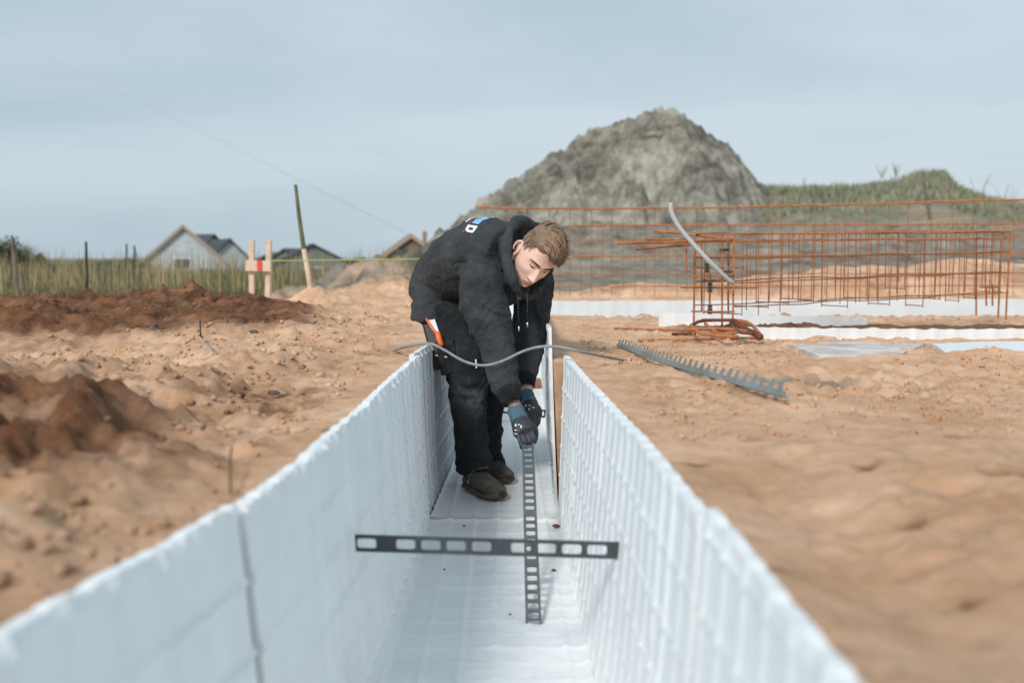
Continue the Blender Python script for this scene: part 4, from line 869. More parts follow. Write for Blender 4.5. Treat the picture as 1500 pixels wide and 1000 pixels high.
for k in range(1500):       # the long top, combed from the parting across to his left and forward
    y0 = rr.uniform(-.75, .62); x0 = .40 - abs(rr.gauss(0, .42)); x0 = max(x0, -.62); clump = int((y0 + 1) * 9 + x0 * 3)
    c = random.Random(clump); jx, jy, jo = c.uniform(-.16, .16), c.uniform(-.12, .12), c.uniform(-.004, .008)
    z0 = math.sqrt(max(.05, 1 - min(.93, x0 * x0 + y0 * y0 * .8)))
    fwdness = sst(-.3, .6, np.array(y0)) * 1.0
    d1 = (x0 - .75 + jx, y0 + .20 + .42 * fwdness + jy, z0 * .62 - .05)
    strand((x0, y0, z0), d1, rr.uniform(.5, .95), .018 + jo + rr.uniform(-.003, .004), .004 + rr.uniform(0, .006), rr.uniform(.0011, .0021), rr.choice([0, 0, 0, 1, 1, 2]), droop=.0)
for k in range(170):        # the fringe falling forward over the brow on his left
    x0 = rr.uniform(-.45, .2); y0 = rr.uniform(.35, .72); z0 = math.sqrt(max(.1, 1 - x0 * x0 - y0 * y0)); c = random.Random(int(x0 * 14)); j = c.uniform(-.1, .1)
    strand((x0, y0, z0), (x0 - .28 + j, 1.0, .52 + rr.uniform(-.06, .08) - .12 * (x0 < -.15)), rr.uniform(.7, 1.0), .016, .012 + rr.uniform(0, .01), rr.uniform(.0011, .002), rr.choice([0, 0, 1, 1, 2]), droop=.006)
for k in range(160):        # stray hairs standing off the top
    y0 = rr.uniform(-.7, .7); x0 = rr.uniform(-.7, .4); z0 = math.sqrt(max(.1, 1 - min(.85, x0 * x0 + y0 * y0)))
    strand((x0, y0, z0), (x0 - .45 + rr.uniform(-.3, .3), y0 + rr.uniform(-.1, .5), z0 * .75), rr.uniform(.4, .9), .026, rr.uniform(.008, .022), .0006, rr.choice([0, 1]), 6)
for k in range(420):        # short sides
    s_ = rr.choice((1, 1, 1, -1)); y0 = rr.uniform(-.7, .5); z0 = rr.uniform(.32, .85); x0 = s_ * math.sqrt(max(.1, 1 - min(.9, y0 * y0 + z0 * z0)))
    if y0 > .3 and z0 < .5: continue
    strand((x0, y0, z0), (x0 * 1.05, y0 + .12, z0 - .30), .9, .002, .001, .0010, rr.choice([1, 1, 2, 0]), 4)
so_ = sb.build('strands', hairs, hair, True); so_.data.polygons.foreach_set('material_index', np.array(mats_i, np.int32))
# --- hoodie
hp = [tubev([(P(644, 432, 4.80), .145), (P(662, 400, 4.72), .150), (P(690, 381, 4.60), .160), (P(722, 374, 4.47), .165), (P(750, 377, 4.40), .135)], side=SHO, asp=[1.15, 1.18, 1.22, 1.3, 1.35], seg=6)]
hp.append(tubev([(P(655, 408, 4.74), .125), (P(641, 430, 4.72), .104), (P(635, 452, 4.70), .086), (P(632, 474, 4.68), .080)], side=SHO, asp=[1.2, 1.25, 1.3, 1.3]))
hp.append(tubev([(P(722, 392, 4.47), .09), (P(707, 398, 4.34), .098), (P(708, 440, 4.27), .096), (P(721, 482, 4.23), .084), (P(731, 522, 4.19), .071), (P(738, 552, 4.15), .060), (P(744, 572, 4.115), .050)], seg=6))
hp.append(tubev([(P(750, 392, 4.5), .09), (P(778, 402, 4.6), .095), (P(779, 448, 4.57), .083), (P(777, 488, 4.52), .075), (P(771, 525, 4.45), .061), (P(769, 552, 4.39), .047)], seg=6))
hp.append(ell(P(752, 418, 4.42), .075, .08, .085)); hp.append(ell(P(735, 425, 4.42), .09, .09, .08)); hp.append(ell(P(700, 352, 4.5), .12, .12, .08))
V, Nn, F = fuse(hp, .0055, 7)
hemz = P(628, 467, 4.7).z; fl_ = (V[:, 0] < P(672, 460, 4.6).x) & (V[:, 1] > 4.45); V[:, 2] = np.where(fl_, np.maximum(V[:, 2], hemz + .02 * (V[:, 0] + .35)), V[:, 2])
def seg_t(V, a, b):
    a, b = np.array(a), np.array(b); d = b - a; t = ((V - a) @ d) / (d @ d); return t, np.linalg.norm(V - (a + np.clip(t, 0, 1)[:, None] * d), axis=1)
def folds(V, Nn, amp=.006):
    x, y, z = V.T; wx = fbm(x * 5, y * 5, z * 5, 2) * .6
    r = np.clip(ridg(x * 3.4 + wx + z * 2, y * 3.1, z * 6.5 + wx, 2) - .4, -.6, 1.3); r = np.sign(r) * np.abs(r) ** 1.3
    return amp * r
dsp = folds(V, Nn, .0105) + .004 * np.clip(ridg(V[:, 0] * 7 + V[:, 2] * 4, V[:, 1] * 7, V[:, 2] * 9, 2) - .4, -.5, 1)
for a, b, ph, am in ((RS, RE, 0, .0055), (RE, RW, 1.2, .0065), (LS, LE, 2.0, .004), (LE, LW, .4, .006)):
    t, dd = seg_t(V, a, b); w_ = sst(.16, .10, dd) * ((t > .1) & (t < 1)); L_ = (b - a).length
    ang = fbm(V[:, 0] * 9, V[:, 1] * 9, V[:, 2] * 3 + ph, 2); dsp = dsp + w_ * am * .8 * np.clip(np.sin(t * L_ * 2 * np.pi / .062 + 8 * ang + ph) + .8 * fbm(V[:, 0] * 7, V[:, 1] * 7, V[:, 2] * 7 + ph, 2), -.5, 1.2) * (.25 + .75 * sst(.5, .95, t))
# seams: sleeve seam round the near shoulder
t, dd = seg_t(V, RS, RE)
pl = (V - np.array(P(690, 388, 4.3))) @ np.array((Vector(RE - RS).normalized() * .8 + Vector((-.3, 0, 0))).normalized()); dsp = dsp - .009 * np.exp(-(pl / .006) ** 2) * (dd < .14)
V = V + Nn * dsp[:, None]
hoodie = mesh_obj('hoodie', V, F, hood_m, person)
hb = BVHTree.FromPolygons([Vector(p) for p in V.tolist()], F)
for a, b, r0, r1, nm in ((P(743, 568, 4.12), P(751, 590, 4.095), .052, .042, 'cuff'), (P(769, 550, 4.395), P(770.5, 567, 4.365), .047, .038, 'cuff')):
    m = MB(); n = 40; d = (b - a).normalized(); x = d.cross(Vector((0, 1, .2))).normalized(); y = d.cross(x); rings = []
    prof = [(-.10, r0 * .9), (0, r0 + .004), (.3, r0), (.7, r1 + .003), (1, r1 + .001), (1.02, r1 - .004), (.6, r1 - .008)]; L_ = (b - a).length; vv = []
    for t, r in prof:
        for k in range(n): an = 2 * math.pi * k / n; rr_ = r * (1 + .035 * (k % 2)); vv.append(a + d * (t * L_) + (x * math.cos(an) + y * math.sin(an)) * rr_)
    m.add(vv, [(i * n + k, i * n + (k + 1) % n, (i + 1) * n + (k + 1) % n, (i + 1) * n + k) for i in range(len(prof) - 1) for k in range(n)]); m.build(nm, cuff_m, hoodie, True)
# hood : thick roll round the neck with a pouch behind
loop = [P(782, 333, 4.45), P(765, 325, 4.38), P(749, 335, 4.30), P(742, 356, 4.23), P(743, 384, 4.18), P(752, 412, 4.16), P(764, 431, 4.22), P(785, 432, 4.38), P(802, 396, 4.46), P(804, 358, 4.50), P(795, 338, 4.49)]
lp = [(p, r) for p, r in zip(loop + loop[:1], [.024, .026, .024, .020, .018, .017, .016, .017, .02, .024, .024, .024])]
hd = [tubev(lp, 16, seg=6), ell(P(752, 350, 4.44), .085, .085, .075), ell(P(738, 346, 4.42), .09, .09, .06), ell(P(768, 348, 4.46), .07, .07, .055), ell(P(741, 372, 4.32), .04, .05, .085), ell(P(747, 400, 4.27), .035, .05, .06)]
V2, N2, F2 = fuse(hd, .0055, 3); V2 = V2 + N2 * (.010 * np.clip(ridg(V2[:, 0] * 5 + V2[:, 2] * 5, V2[:, 1] * 6, V2[:, 2] * 7, 3) - .5, -.6, 1))[:, None]
hood = mesh_obj('hood', V2, F2, hood_m, hoodie)
for x0, y0, x1, y1, D0, D1 in ((757.5, 428, 760, 479, 4.18, 4.19), (771.5, 428, 772.5, 473, 4.2, 4.22)):
    a, b = P(x0, y0, D0), P(x1, y1, D1); m = MB(); m.tube([a, a.lerp(b, .4) + Vector((.002, 0, 0)), b], .0027, 7); ds = m.build('drawstring', hood_m, hoodie, True)
    m = MB(); m.tube([b - Vector((0, 0, -.004)), b - Vector((0, 0, .018))], .0036, 8); m.build('metal_tip', metalm, ds, True)
def print_patch(name, mt, tri_px, off=.0035, thick=.0, parent=None, bvh=None, nn=6):
    """polygon given in picture positions, laid onto the cloth as a fine patch (quad corners in order)"""
    a, b, c, d = [Vector((*p, 0)) for p in tri_px]; vs_ = []; fs = []
    for i in range(nn + 1):
        for j in range(nn + 1):
            u, v = i / nn, j / nn; q = a.lerp(b, u).lerp(d.lerp(c, u), v); dr = (P(q.x, q.y, 4) - EYE).normalized(); best = None
            for bb in bvh:
                h = bb.ray_cast(EYE, dr)
                if h[0] is not None and (best is None or h[3] < best[3]): best = h
            for nudge in range(1, 16):
                if best is not None: break
                dr = (P(q.x, q.y + nudge * .5, 4) - EYE).normalized()
                for bb in bvh:
                    h = bb.ray_cast(EYE, dr)
                    if h[0] is not None and (best is None or h[3] < best[3]): best = h
            if best is None: return None
            vs_.append(best[0] + best[1] * off * (1 if best[1].dot(dr) < 0 else -1))
    for i in range(nn):
        for j in range(nn): k = i * (nn + 1) + j; fs.append((k, k + 1, k + nn + 2, k + nn + 1))
    return vs_, fs
def prints(name, mt, quads, parent, bvh, nn=4, off=.0035):
    m = MB()
    for q in quads:
        r = print_patch(name, mt, q, off, 0, parent, bvh, nn)
        if r: m.add(*r)
    if m.v: return m.build(name, mt, parent, True)
hbs = [hb]
prints('back_print', white_pr, [[(686, 330), (700, 332), (698.5, 335.5), (684.5, 333)], [(684, 340), (692.5, 342), (695.5, 338.5), (682.5, 337)], [(684, 333), (688, 333.5), (686, 338.5), (682.5, 337.5)], [(695, 333), (700, 332.3), (695.5, 339), (692, 339)]], hoodie, hbs)
prints('back_print', blue_pr, [[(691, 327.5), (701, 329.5), (708, 323.5), (698, 321.5)], [(699, 321.5), (708.5, 323.5), (719, 319.8), (712, 318.6)], [(713, 319), (720, 320), (738, 318.9), (732, 318.2)]], hoodie, hbs)
prints('back_print', red_pr, [[(678, 341), (680, 341.5), (693, 322), (691.5, 321.5)]], hoodie, hbs)
prints('back_print', white_pr, [[(682, 326), (683, 327), (696, 317.8), (695, 317.2)]], hoodie, hbs, off=.004)
prints('chest_mark', white_pr, [[(759.8, 436), (761, 437), (765.5, 433), (765, 432.2)], [(758.6, 434.2), (759.8, 435.6), (760.8, 436.8), (759.8, 436.4)]], hoodie, hbs)
# --- trousers
tp = [tubev([(P(640, 425, 4.82), .135), (P(660, 452, 4.80), .145), (P(672, 480, 4.78), .12)], side=SHO, asp=[1.2, 1.25, 1.2])]
tp.append(tubev([(P(654, 450, 4.73), .125), (P(669, 500, 4.66), .105), (P(681, 545, 4.59), .090), (P(687, 575, 4.57), .086), (P(689, 615, 4.555), .077), (P(691, 650, 4.57), .074), (P(695, 676, 4.56), .084), (P(695, 690, 4.56), .080)]))
tp.append(tubev([(P(684, 455, 4.90), .12), (P(698, 505, 4.82), .105), (P(710, 545, 4.76), .090), (P(713, 572, 4.74), .086), (P(713, 615, 4.76), .072), (P(714, 645, 4.80), .066), (P(716, 676, 4.84), .074), (P(716, 690, 4.84), .068)]))
tp.append(ell(P(727, 627, 4.84), .03, .035, .025))
V, Nn, F = fuse(tp, .0055, 6)
dsp = folds(V + 3.3, Nn, .011)
for a, b, ph in ((RK, RA, 0), (LK, LA, 1.0)):
    t, dd = seg_t(V, a, b); w_ = sst(.16, .1, dd) * (t > -.15) * (t < 1.05); ang = fbm(V[:, 0] * 8, V[:, 1] * 8, V[:, 2] * 3 + ph, 2)
    dsp = dsp + w_ * .006 * np.clip(np.sin(t * 2 * np.pi * 5 + 9 * ang + ph) + .8 * fbm(V[:, 0] * 6, V[:, 1] * 6, V[:, 2] * 6 + ph, 2), -.6, 1.2) * (.25 + .75 * (sst(.35, 0, np.abs(t)) + sst(.55, 1, t)))
V = V + Nn * dsp[:, None]
trousers = mesh_obj('trousers', V, F, trou_m, person); tb = BVHTree.FromPolygons([Vector(p) for p in V.tolist()], F)
# holster pouch and side pocket
m = MB(); a, b = P(630, 472, 4.62), P(648, 540, 4.56); m.bar(a, b, .075, .03, (0, -1, .1), .008); po = m.build('tool_pouch', black_pl, trousers, True, 40)
m = MB(); m.bar(P(651, 497, 4.55), P(660, 548, 4.51), .085, .016, (.15, -1, .1), .006); m.build('side_pocket', trou_m, trousers, True, 40)
m = MB(); m.bar(P(637, 520, 4.53), P(655, 523, 4.52), .006, .004, (0, -1, 0), .001); m.build('pocket_tab', fresh, trousers)
m = MB(); m.bar(P(697, 526, 4.20), P(698, 539, 4.20), .006, .003, (0, -1, 0), .001); m.build('label_tab', white_pr, hoodie)
tool = empty('hand_saw', P(634, 486, 4.55), label='small hand saw with white blade guard and orange grip tucked in the trouser pouch', cat='hand saw')
m = MB(); q = [P(624, 465, 4.60), P(636, 465, 4.60), P(643.5, 487, 4.55), P(640, 490, 4.55)]; off = Vector((0, .012, 0)); m.add(q + [p + off for p in q], [(0, 1, 2, 3), (7, 6, 5, 4), (0, 4, 5, 1), (1, 5, 6, 2), (2, 6, 7, 3), (3, 7, 4, 0)]); m.build('blade', whitep, tool)
m = MB(); m.tube([P(624.5, 467, 4.59), P(633, 480, 4.56), P(640.5, 491, 4.54)], .006, 8); m.build('edge_guard', orange_pl, tool, True)
m = MB(); m.tube([P(641, 486, 4.545), P(643, 495, 4.535), P(645.5, 503, 4.53), P(648, 507, 4.53)], [.012, .014, .013, .009], 10); m.build('grip', orange_pl, tool, True)
# --- shoes: work clogs
soleM = mat('muddy clog sole', (.17, .105, .06), .9, noise=(30, .4), ramp=(.06, .045, .035), bump=(60, .004)); upM = mat('worn dark clog leather', (.040, .039, .036), .8, noise=(16, .3), ramp=(.16, .14, .11), bump=(70, .002))
strapM = mat('worn grey strap', (.12, .115, .10), .8, noise=(40, .35))
def shoe(heel, toe, name_lbl):
    d = Vector((toe.x - heel.x, toe.y - heel.y, 0)); d.normalize(); s = Vector((d.y, -d.x, 0)); L_ = .31; base = Vector((toe.x, toe.y, 0)) - d * L_; z0 = .024
    st = [(0, .018), (.03, .031), (.10, .040), (.25, .042), (.42, .044), (.6, .052), (.75, .057), (.87, .052), (.95, .038), (.985, .024), (1, .008)]
    hz = [(0, .045), (.03, .062), (.10, .072), (.25, .080), (.40, .098), (.52, .094), (.65, .080), (.78, .066), (.88, .056), (.95, .044), (.985, .032), (1, .022)]
    n = 28; ts = np.concatenate([np.linspace(0, .1, 5)[:-1], np.linspace(.1, .88, 18)[:-1], np.linspace(.88, 1, 9)])
    def build(nm, mt, zb, ztop, grow, parent, prof=None):
        v = []; m = MB(); k_ = 26
        for t in ts:
            w_ = np.interp(t, *zip(*st)) + grow; h = ztop(t)
            for k in range(k_):
                a = 2 * math.pi * k / k_; ca, sa = math.cos(a), math.sin(a); u = math.copysign(abs(ca) ** .75, ca); vz = math.copysign(abs(sa) ** .8, sa)
                zz = zb + (h - zb) * (vz * .5 + .5); v.append(base + d * (t * L_) + s * (u * w_ * (1 - .12 * max(0, vz)) + .006 * math.sin(t * 3)) + Vector((0, 0, z0 + zz + .004 * sst(.8, 1, np.array(t)))))
        f = [(i * k_ + k, i * k_ + (k + 1) % k_, (i + 1) * k_ + (k + 1) % k_, (i + 1) * k_ + k) for i in range(len(ts) - 1) for k in range(k_)]
        f += [tuple(range(k_)), tuple(reversed(range((len(ts) - 1) * k_, len(ts) * k_)))]
        m.add(v, f); o = m.build(nm, mt, parent, True); return o
    up = build('shoe', upM, .012, lambda t: np.interp(t, *zip(*hz)), 0, person); build('sole', soleM, -.004, lambda t: .026 + .01 * sst(.8, 1, np.array(t)), .0045, up)
    m = MB(); pts = []
    for a in np.linspace(-1.45, 1.45, 15):
        t = .50 - .17 * abs(math.sin(a)); w_ = .050; pts.append(base + d * (t * L_) + s * (math.sin(a) * w_) + Vector((0, 0, z0 + .034 + .082 * math.cos(a) ** .7 if math.cos(a) > 0 else z0 + .034)))
    for i in range(len(pts) - 1): m.bar(pts[i], pts[i + 1] + (pts[i + 1] - pts[i]) * .15, .026, .005, Vector((0, 0, 1)) if abs(math.sin(-1.45 + 2.9 * (i + .5) / 14)) < .75 else s, 0)
    stp = m.build('strap', strapM, up); m = MB()
    for sgn in (-1, 1): c = base + d * (.33 * L_) + s * (sgn * .049) + Vector((0, 0, z0 + .048)); m.tube([c, c + s * sgn * .005], .007, 10)
    m.build('rivet', metalm, stp, True)
shoe(Vector((-.165, 4.60, 0)), Vector((-.004, 4.34, 0)), 'r'); shoe(Vector((-.12, 4.93, 0)), Vector((.032, 4.66, 0)), 'l')
# --- gloves
def glove(W, K, lat, back, curl, name, spread=.0195, thumb_sgn=1, mark=True, wr=.031):
    """W wrist, K knuckle centre, lat = towards the thumb side, back = out of the back of the hand"""
    p = (K - W).normalized(); lat = (lat - p * lat.dot(p)).normalized(); bk = (back - p * back.dot(p) - lat * back.dot(lat)).normalized(); R = Matrix((lat, p, bk)).transposed()
    L_ = (K - W).length; pc = []
    pc.append(tubev([(W - p * .005, wr), (W.lerp(K, .35), .036), (W.lerp(K, .75), .041), (K, .036)], side=lat, asp=[1.05, 1.1, 1.12, 1.2]))
    for i in range(4):      # index .. little
        o = (1.5 - i) * spread; fl = [.082, .09, .084, .066][i]; r0 = [.0105, .011, .0105, .0095][i]
        b = K + lat * o - p * .004 + bk * .004; pts = [(b - p * .02, r0 * 1.1)]; ang = 0; cur = b
        for sgm, (fr_, cu) in enumerate(zip((.45, .30, .25), curl[i])):
            ang += cu; dd = p * math.cos(ang) - bk * math.sin(ang); pts.append((cur, r0)); pts.append((cur + dd * fl * fr_ * .5, r0 * .97)); cur = cur + dd * fl * fr_
        pts.append((cur, r0 * .82)); pc.append(tubev(pts, 12, seg=3))
    tb_ = W.lerp(K, .38) + lat * .028 - bk * .008; t1 = tb_ + lat * .020 + p * .026 - bk * .012; t2 = t1 + p * .026 - bk * .018 - lat * .006; t3 = t2 + p * .016 - bk * .014 - lat * .010
    pc.append(tubev([(tb_ - lat * .012, .016), (tb_, .0155), (t1, .0130), (t2, .0118), (t3, .0095)], 12, seg=4))
    V, Nn, F = fuse(pc, .0026, 2, .5); V = V + Nn * (.0012 * fbm(V[:, 0] * 60, V[:, 1] * 60, V[:, 2] * 60, 2))[:, None]
    g = mesh_obj('glove', V, F, gl_dark, person)
    m = MB(); n = 36; prof = [(-.050, wr - .003), (-.048, wr + .002), (-.036, wr + .0035), (-.022, wr + .0015), (-.008, wr + .004), (.010, wr + .0045), (.020, wr + .006), (.022, wr - .002)]; vv = []
    for t, r in prof:
        for k in range(n): an = 2 * math.pi * k / n; vv.append(W + p * t + (lat * math.cos(an) * 1.06 + bk * math.sin(an)) * r * (1 + .02 * (k % 2)))
    m.add(vv, [(i * n + k, i * n + (k + 1) % n, (i + 1) * n + (k + 1) % n, (i + 1) * n + k) for i in range(len(prof) - 1) for k in range(n)]); m.build('knit_cuff', gl_blue, g, True)
    return g, BVHTree.FromPolygons([Vector(q) for q in V.tolist()], F)
view = lambda p: (EYE - p).normalized()
W1, K1 = P(760, 612, 4.06), P(771, 640, 3.985); K1 = W1 + (K1 - W1).normalized() * .085
gR, bR = glove(W1, K1, Vector((.88, .15, .3)), view(K1) + Vector((.0, 0, .5)), [(.5, 1.2, .9), (.5, 1.2, .9), (.35, .9, .9), (.15, .45, .6)], 'r')
W2, K2 = P(774, 588, 4.30), P(785, 618, 4.20); K2 = W2 + (K2 - W2).normalized() * .085
gL, bL = glove(W2, K2, Vector((-.6, -.5, .2)), view(K2) + Vector((.8, 0, .2)), [(.5, .9, .7), (.5, .9, .7), (.5, .9, .7), (.5, .9, .7)], 'l')
def gmark(px, py, w_, h_): return [(px, py), (px + w_, py + h_ * .25), (px + w_ - .8, py + h_), (px - .8, py + h_ * .75)]
for (mt_, qs, bv, gg) in ((white_pr, [gmark(755, 620, 2, 5), gmark(759, 621, 3, 1.6), gmark(763, 622, 1.5, 5), gmark(754, 629, 4, 1.4), gmark(754, 634, 5, 1.5)], bR, gR), (red_pr2 if 'red_pr2' in globals() else red_pr, [gmark(760, 630, 2.6, 3)], bR, gR), (white_pr, [gmark(770, 592, 1.5, 4), gmark(774, 593, 4, 1.3), gmark(775, 597, 1.3, 4), gmark(780, 596, 3, 1.3)], bL, gL)):
    prints('glove_print', mt_, qs, gg, [bv], 2, .0012)
# ------------------------------------------------------------------ spacer strips
steel = mat('grey plastic spacer', (.045, .052, .058), .5, noise=(10, .3)); steel_l = mat('light grey plastic spacer', (.10, .115, .12), .45, noise=(12, .18)); galv = mat('blue grey plastic spacer', (.20, .23, .235), .5, noise=(9, .2))  # darkest grey holds the shaded side of the bridging strip in its colour
def rr_ring(cx, w, h, r, n=6):
    pts = []
    for (sx, sy, a0) in ((1, 1, 0), (-1, 1, 90), (-1, -1, 180), (1, -1, 270)):
        for k in range(n): a = math.radians(a0 + 90 * k / (n - 1)); pts.append((cx + sx * (w / 2 - r) + r * math.cos(a), sy * (h / 2 - r) + r * math.sin(a)))
    return pts
def ladder(name, a, b, xdir_up, cells, H, hw_, hh, t, mt, lb, cat, wide=(), parent=None, rib=False, grp=None, curve=None, arch=None):
    """plate from a to b pierced by rounded windows; wide = indices of cells followed by a broad bridge"""
    a, b = Vector(a), Vector(b); d = (b - a); L_ = d.length; d.normalize(); u = Vector(xdir_up); u = (u - d * u.dot(d)).normalized(); nrm = d.cross(u)
    tot = cells + .55 * len(wide); pitch = L_ / tot; m = MB(); x = 0
    def put(p2, q): return [a + d * px + u * py + nrm * q + (curve(px / L_) if curve else Vector()) for px, py in p2]
    def extr(outer, inner=None):
        n = len(outer)
        if inner:
            v = put(outer, t / 2) + put(inner, t / 2) + put(outer, -t / 2) + put(inner, -t / 2); f = []
            for k in range(n):
                k2 = (k + 1) % n; f += [(k, k2, n + k2, n + k), (2 * n + k2, 2 * n + k, 3 * n + k, 3 * n + k2), (n + k, n + k2, 3 * n + k2, 3 * n + k), (k2, k, 2 * n + k, 2 * n + k2)]
        else:
            v = put(outer, t / 2) + put(outer, -t / 2); f = [tuple(range(n)), tuple(reversed(range(n, 2 * n)))] + [(k, n + k, n + (k + 1) % n, (k + 1) % n) for k in range(n)]
        m.add(v, f)
    for c in range(cells):
        cx = x + pitch / 2; inner = rr_ring(cx, pitch * hw_, H * hh, H * .16)
        n = len(inner); outer = []
        for px, py in inner:
            ax, ay = (px - cx) / (pitch * hw_ / 2), py / (H * hh / 2); s = 1 / max(abs(ax), abs(ay)); outer.append((cx + ax * s * pitch / 2, ay * s * H / 2))
        extr(outer, inner); x += pitch
        if c in wide:
            w2 = pitch * .55; extr([(x, -H / 2), (x + w2, -H / 2), (x + w2, H / 2), (x, H / 2)]); x += w2
    o = m.build(name, mt, parent)
    return tag(o, lb, cat, grp) if lb else o
sp_g = 'spacer strips across the trench'
A, B = P(519, 794.5, 2.36), P(914, 806, 2.33)
B = B
ladder('spacer_strip', A, B, (0, -.05, 1), 9, .0415, .76, .60, .006, steel, 'grey pierced spacer strip, shaded side coloured dark, bridging the trench walls in the foreground', 'spacer strip', wide=(0, 4, 8), grp=sp_g)
ladder('spacer_strip', P(640, 588, 5.2), P(799, 606, 5.15), (0, -.05, 1), 9, .042, .74, .6, .006, steel, 'dark pierced spacer strip bridging the trench behind the worker legs', 'spacer strip', wide=(0, 4), grp=sp_g)
# strip in his hands: U-shaped ladder
top = P(773, 643, 4.02); bot = G(781.5, 908, .026)
held = empty('held_spacer_strip', bot, label='long grey ladder shaped spacer strip held upright by the gloved hand', cat='spacer strip')
d_ = (bot - top).normalized()
ladder('front_plate', top - d_ * .03, bot, (1, 0, 0), 24, .047, .70, .66, .005, steel_l, None, None, parent=held, wide=(5, 11, 17))
for sx in (-1, 1):
    s = Vector((1, 0, 0)) * sx * .0215; nb = d_.cross(Vector((1, 0, 0))).normalized(); nb = nb if nb.y > 0 else -nb
    m = MB(); m.bar(top - d_ * .028 + s + nb * .009, bot + s + nb * .009, .0035, .014, nb, 0); m.build('side_flange', steel_l, held)
# comb-like strip lying on the sand
def comb():
    p0, p1 = GZ(903, 509), GZ(1147, 602); root = empty('notched_spacer_strip', p0, label='long blue grey spacer strip with upright teeth lying on the sand', cat='spacer strip')
    L_ = (p1 - p0).length; n = 35; d = (p1 - p0).normalized(); s = Vector((-d.y, d.x, 0)).normalized()
    def c(t): q = p0.lerp(p1, t); q = q - s * (.055 * math.sin(math.pi * min(1, max(0, (t - .1) / .9)))) ; return Vector((q.x, q.y, float(np.interp(t, ct, cz_))))
    ct = np.linspace(0, 1, 41); cz_ = []
    for t in ct: q = p0.lerp(p1, t) - s * (.055 * math.sin(math.pi * min(1, max(0, (t - .1) / .9)))); cz_.append(max(gz(q.x + a_, q.y + b_) for a_ in (-.02, 0, .02) for b_ in (-.03, 0, .03)) + .003)
    cz_ = np.polyval(np.polyfit(ct, cz_, 2), ct) + .006
    tilt = Vector((0, 0, 1)) + s * .35; tilt.normalize(); m = MB()
    for k in range(80):
        a, b = c(k / 80), c((k + 1.06) / 80); m.bar(a + tilt * .012, b + tilt * .009, .005, .018, tilt, 0)
    body = m.build('rail', galv, root)
    m = MB()
    for k in range(80):
        a, b = c(k / 80), c((k + 1.06) / 80); m.bar(a + s * .008, b + s * .008, .012, .004, Vector((0, 0, 1)), 0)
    m.build('foot_flange', galv, root)
    for k in range(n):
        t = (k + .4) / n; a = c(t) + tilt * .016; dd = (c(min(1, t + .01)) - c(t)).normalized(); h = random.uniform(.026, .032); lean = random.uniform(-.05, .3); m = MB()
        tip = a + tilt * h + dd * (lean * .03); m.add([a - dd * .013 + s * .002, a + dd * .013 + s * .002, a + dd * .013 - s * .002, a - dd * .013 - s * .002, tip - dd * .0055 + s * .002, tip + dd * .0065 + s * .002, tip + dd * .0065 - s * .002, tip - dd * .0055 - s * .002],
            [(0, 1, 2, 3), (4, 7, 6, 5), (0, 4, 5, 1), (1, 5, 6, 2), (2, 6, 7, 3), (3, 7, 4, 0)])
        m.build('tooth', galv, root)
comb()
rodm = mat('grey bent rod', (.22, .25, .245), .55, noise=(18, .25))
g0, g1 = GZ(575, 516), GZ(916, 530)
cable('bent_rod', [g0 + Vector((0, 0, .006)), P(597, 507, 4.1), P(628, 503, 4.02), P(650, 512, 3.97), P(680, 529, 3.92), P(708, 535, 3.9), P(735, 529, 3.9), P(765, 515, 3.9), P(790, 508, 3.88), P(820, 508, 3.86), P(860, 517, 3.86), g1 + Vector((0, 0, .006))], .0055, rodm, 'bent grey rod spanning the trench in front of the worker arms', 'rod', 80, 9)
# ------------------------------------------------------------------ loose clods, crumbs and twigs
def scatter(name, n, fx, smin, smax, mt, lb, cat=None, kind='stuff', seed=1, flat=.7):
    r = np.random.default_rng(seed); base = []
    for k in range(6):
        v, f = rock((0, 0, 0), 1, k * 2.7, 1, r.uniform(.7, 1), flat)
        import bmesh
        bm = bmesh.new(); bmesh.ops.create_icosphere(bm, subdivisions=2, radius=1); v = np.array([q.co[:] for q in bm.verts]); f = np.array([[a.index for a in q.verts] for q in bm.faces]); bm.free()
        v = v * (1 + .75 * fbm(v[:, 0] * 1.6 + k * 5, v[:, 1] * 1.6, v[:, 2] * 1.6, 2))[:, None] * np.array([1, r.uniform(.6, 1), flat]); base.append((v, f))
    V, F = [], []; c = 0; x, y = fx(r, n); z, mo, gr, gn = [q[0] for q in ground_h(x[None], y[None])]; AM = []
    for i in range(len(x)):
        v, f = base[i % 6]; s = smin * (smax / smin) ** (r.random() ** 2.2); a = r.uniform(0, 6.28); ca, sa = math.cos(a), math.sin(a)
        q = v * s; q = np.stack([q[:, 0] * ca - q[:, 1] * sa + x[i], q[:, 0] * sa + q[:, 1] * ca + y[i], q[:, 2] + z[i] + s * .2], 1); V.append(q); F.append(f + c); c += len(q); AM.append(np.full(len(q), min(1, max(0, mo[i] + r.uniform(-.3, .12)))))
    o = mesh_obj(name, np.concatenate(V), np.concatenate(F), mt); am = np.concatenate(AM); set_attr(o, 'moist', np.clip(am, 0, 1)); set_attr(o, 'grey', am * 0); set_attr(o, 'green', am * 0)
    return tag(o, lb, kind=kind)
soilm2 = bpy.data.materials['sand and soil']
def fx_left(r, n):
    y = r.uniform(1.2, 8.5, n * 3); x = -.5 - r.uniform(0, 1, n * 3) * y * .5; k = (x < edgeL(y) - .03) & (fbm(x * 1.1, y * 1.1, 3.3, 3) > r.uniform(-.5, .5, n * 3)); return x[k][:n], y[k][:n]
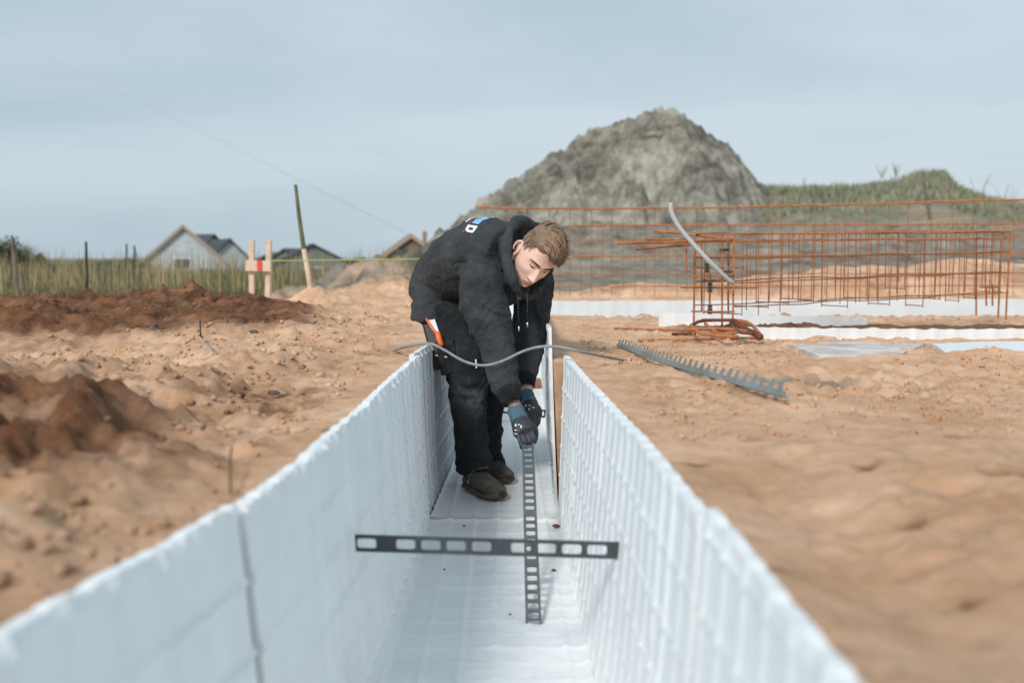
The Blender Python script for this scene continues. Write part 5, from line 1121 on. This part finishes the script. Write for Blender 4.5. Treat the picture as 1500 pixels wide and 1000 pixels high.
def fx_right(r, n):
    y = r.uniform(1.5, 7.4, n * 3); x = .4 + r.uniform(0, 1, n * 3) * y * .5; k = (x > edgeR(y) + .04) & (fbm(x * 1.3, y * 1.3, 6.3, 3) > r.uniform(-.35, .6, n * 3)) & (y > 2.3) & ~((y > 5.3) & (y < 6.5) & (x > .9)); return x[k][:n], y[k][:n]
scatter('loose_clods', 4200, fx_left, .003, .017, soilm2, 'loose crumbled clods of red brown earth on the left side of the trench', seed=2)
scatter('loose_crumbs', 4500, fx_right, .003, .012, soilm2, 'loose crumbs of tan sand on the right side of the trench', seed=3)
darkm = mat('dark stone', (.10, .08, .065), .8, noise=(20, .3))
for px, py, r, lb in ((401, 577, .014, 'small dark stone on sand left of the worker'), (372, 487, .016, 'dark stone beside the twig on the left sand'), (223, 480, .022, 'dark clod in the hollow of the reddish bank'), (748, 0, 0, '')):
    if r: p = GZ(px, py); v, f = rock(p + Vector((0, 0, r * .4)), r, px * .01, 1.4, 1, .6); tag(mesh_obj('stone', v, f, darkm), lb, 'stone')
def fl(px, py): return G(px, py, .02)
for px, py, r, lb, mt_ in ((814, 771, .011, 'red brown earth crumb in the floor seam by the right wall', 1), (811, 836, .006, 'tiny brown crumb on the floor board near the right wall', 1), (651, 835, .004, 'tiny dark crumb on the left half of the near floor board', 0), (747, 901, .004, 'tiny dark crumb on the middle of the near floor board', 0), (680, 771, .005, 'tiny brown crumb in the floor seam below the boot', 1)):
    p = fl(px, py); v, f = rock(p + Vector((0, 0, .004)), r, px * .03, 1.3, 1, .6); tag(mesh_obj('earth_crumb', v, f, darkm if not mt_ else rust_dark), lb, 'crumb', 'crumbs of earth on the foam floor')
a = GZ(297, 500); cable('twig', [P(293, 468, 4.9), P(294, 490, 4.85), a + Vector((0, 0, .02))], .004, dark_wood, 'thin dark twig sticking up from the left sand', 'twig', 12)
cable('wire_offcut', [GZ(297, 500) + Vector((0, 0, .01)), GZ(305, 512) + Vector((0, 0, .02)), GZ(316, 523) + Vector((0, 0, .01))], .004, rodm, 'short grey wire offcut lying at the foot of the twig', 'wire', 12)
cable('straw', [GZ(338, 730) + Vector((0, 0, .01)), GZ(338, 690) + Vector((0, 0, .03)), P(340, 655, 2.0)], .0022, rust_dark, 'thin reddish straw standing beside the left trench wall', 'straw', 12)
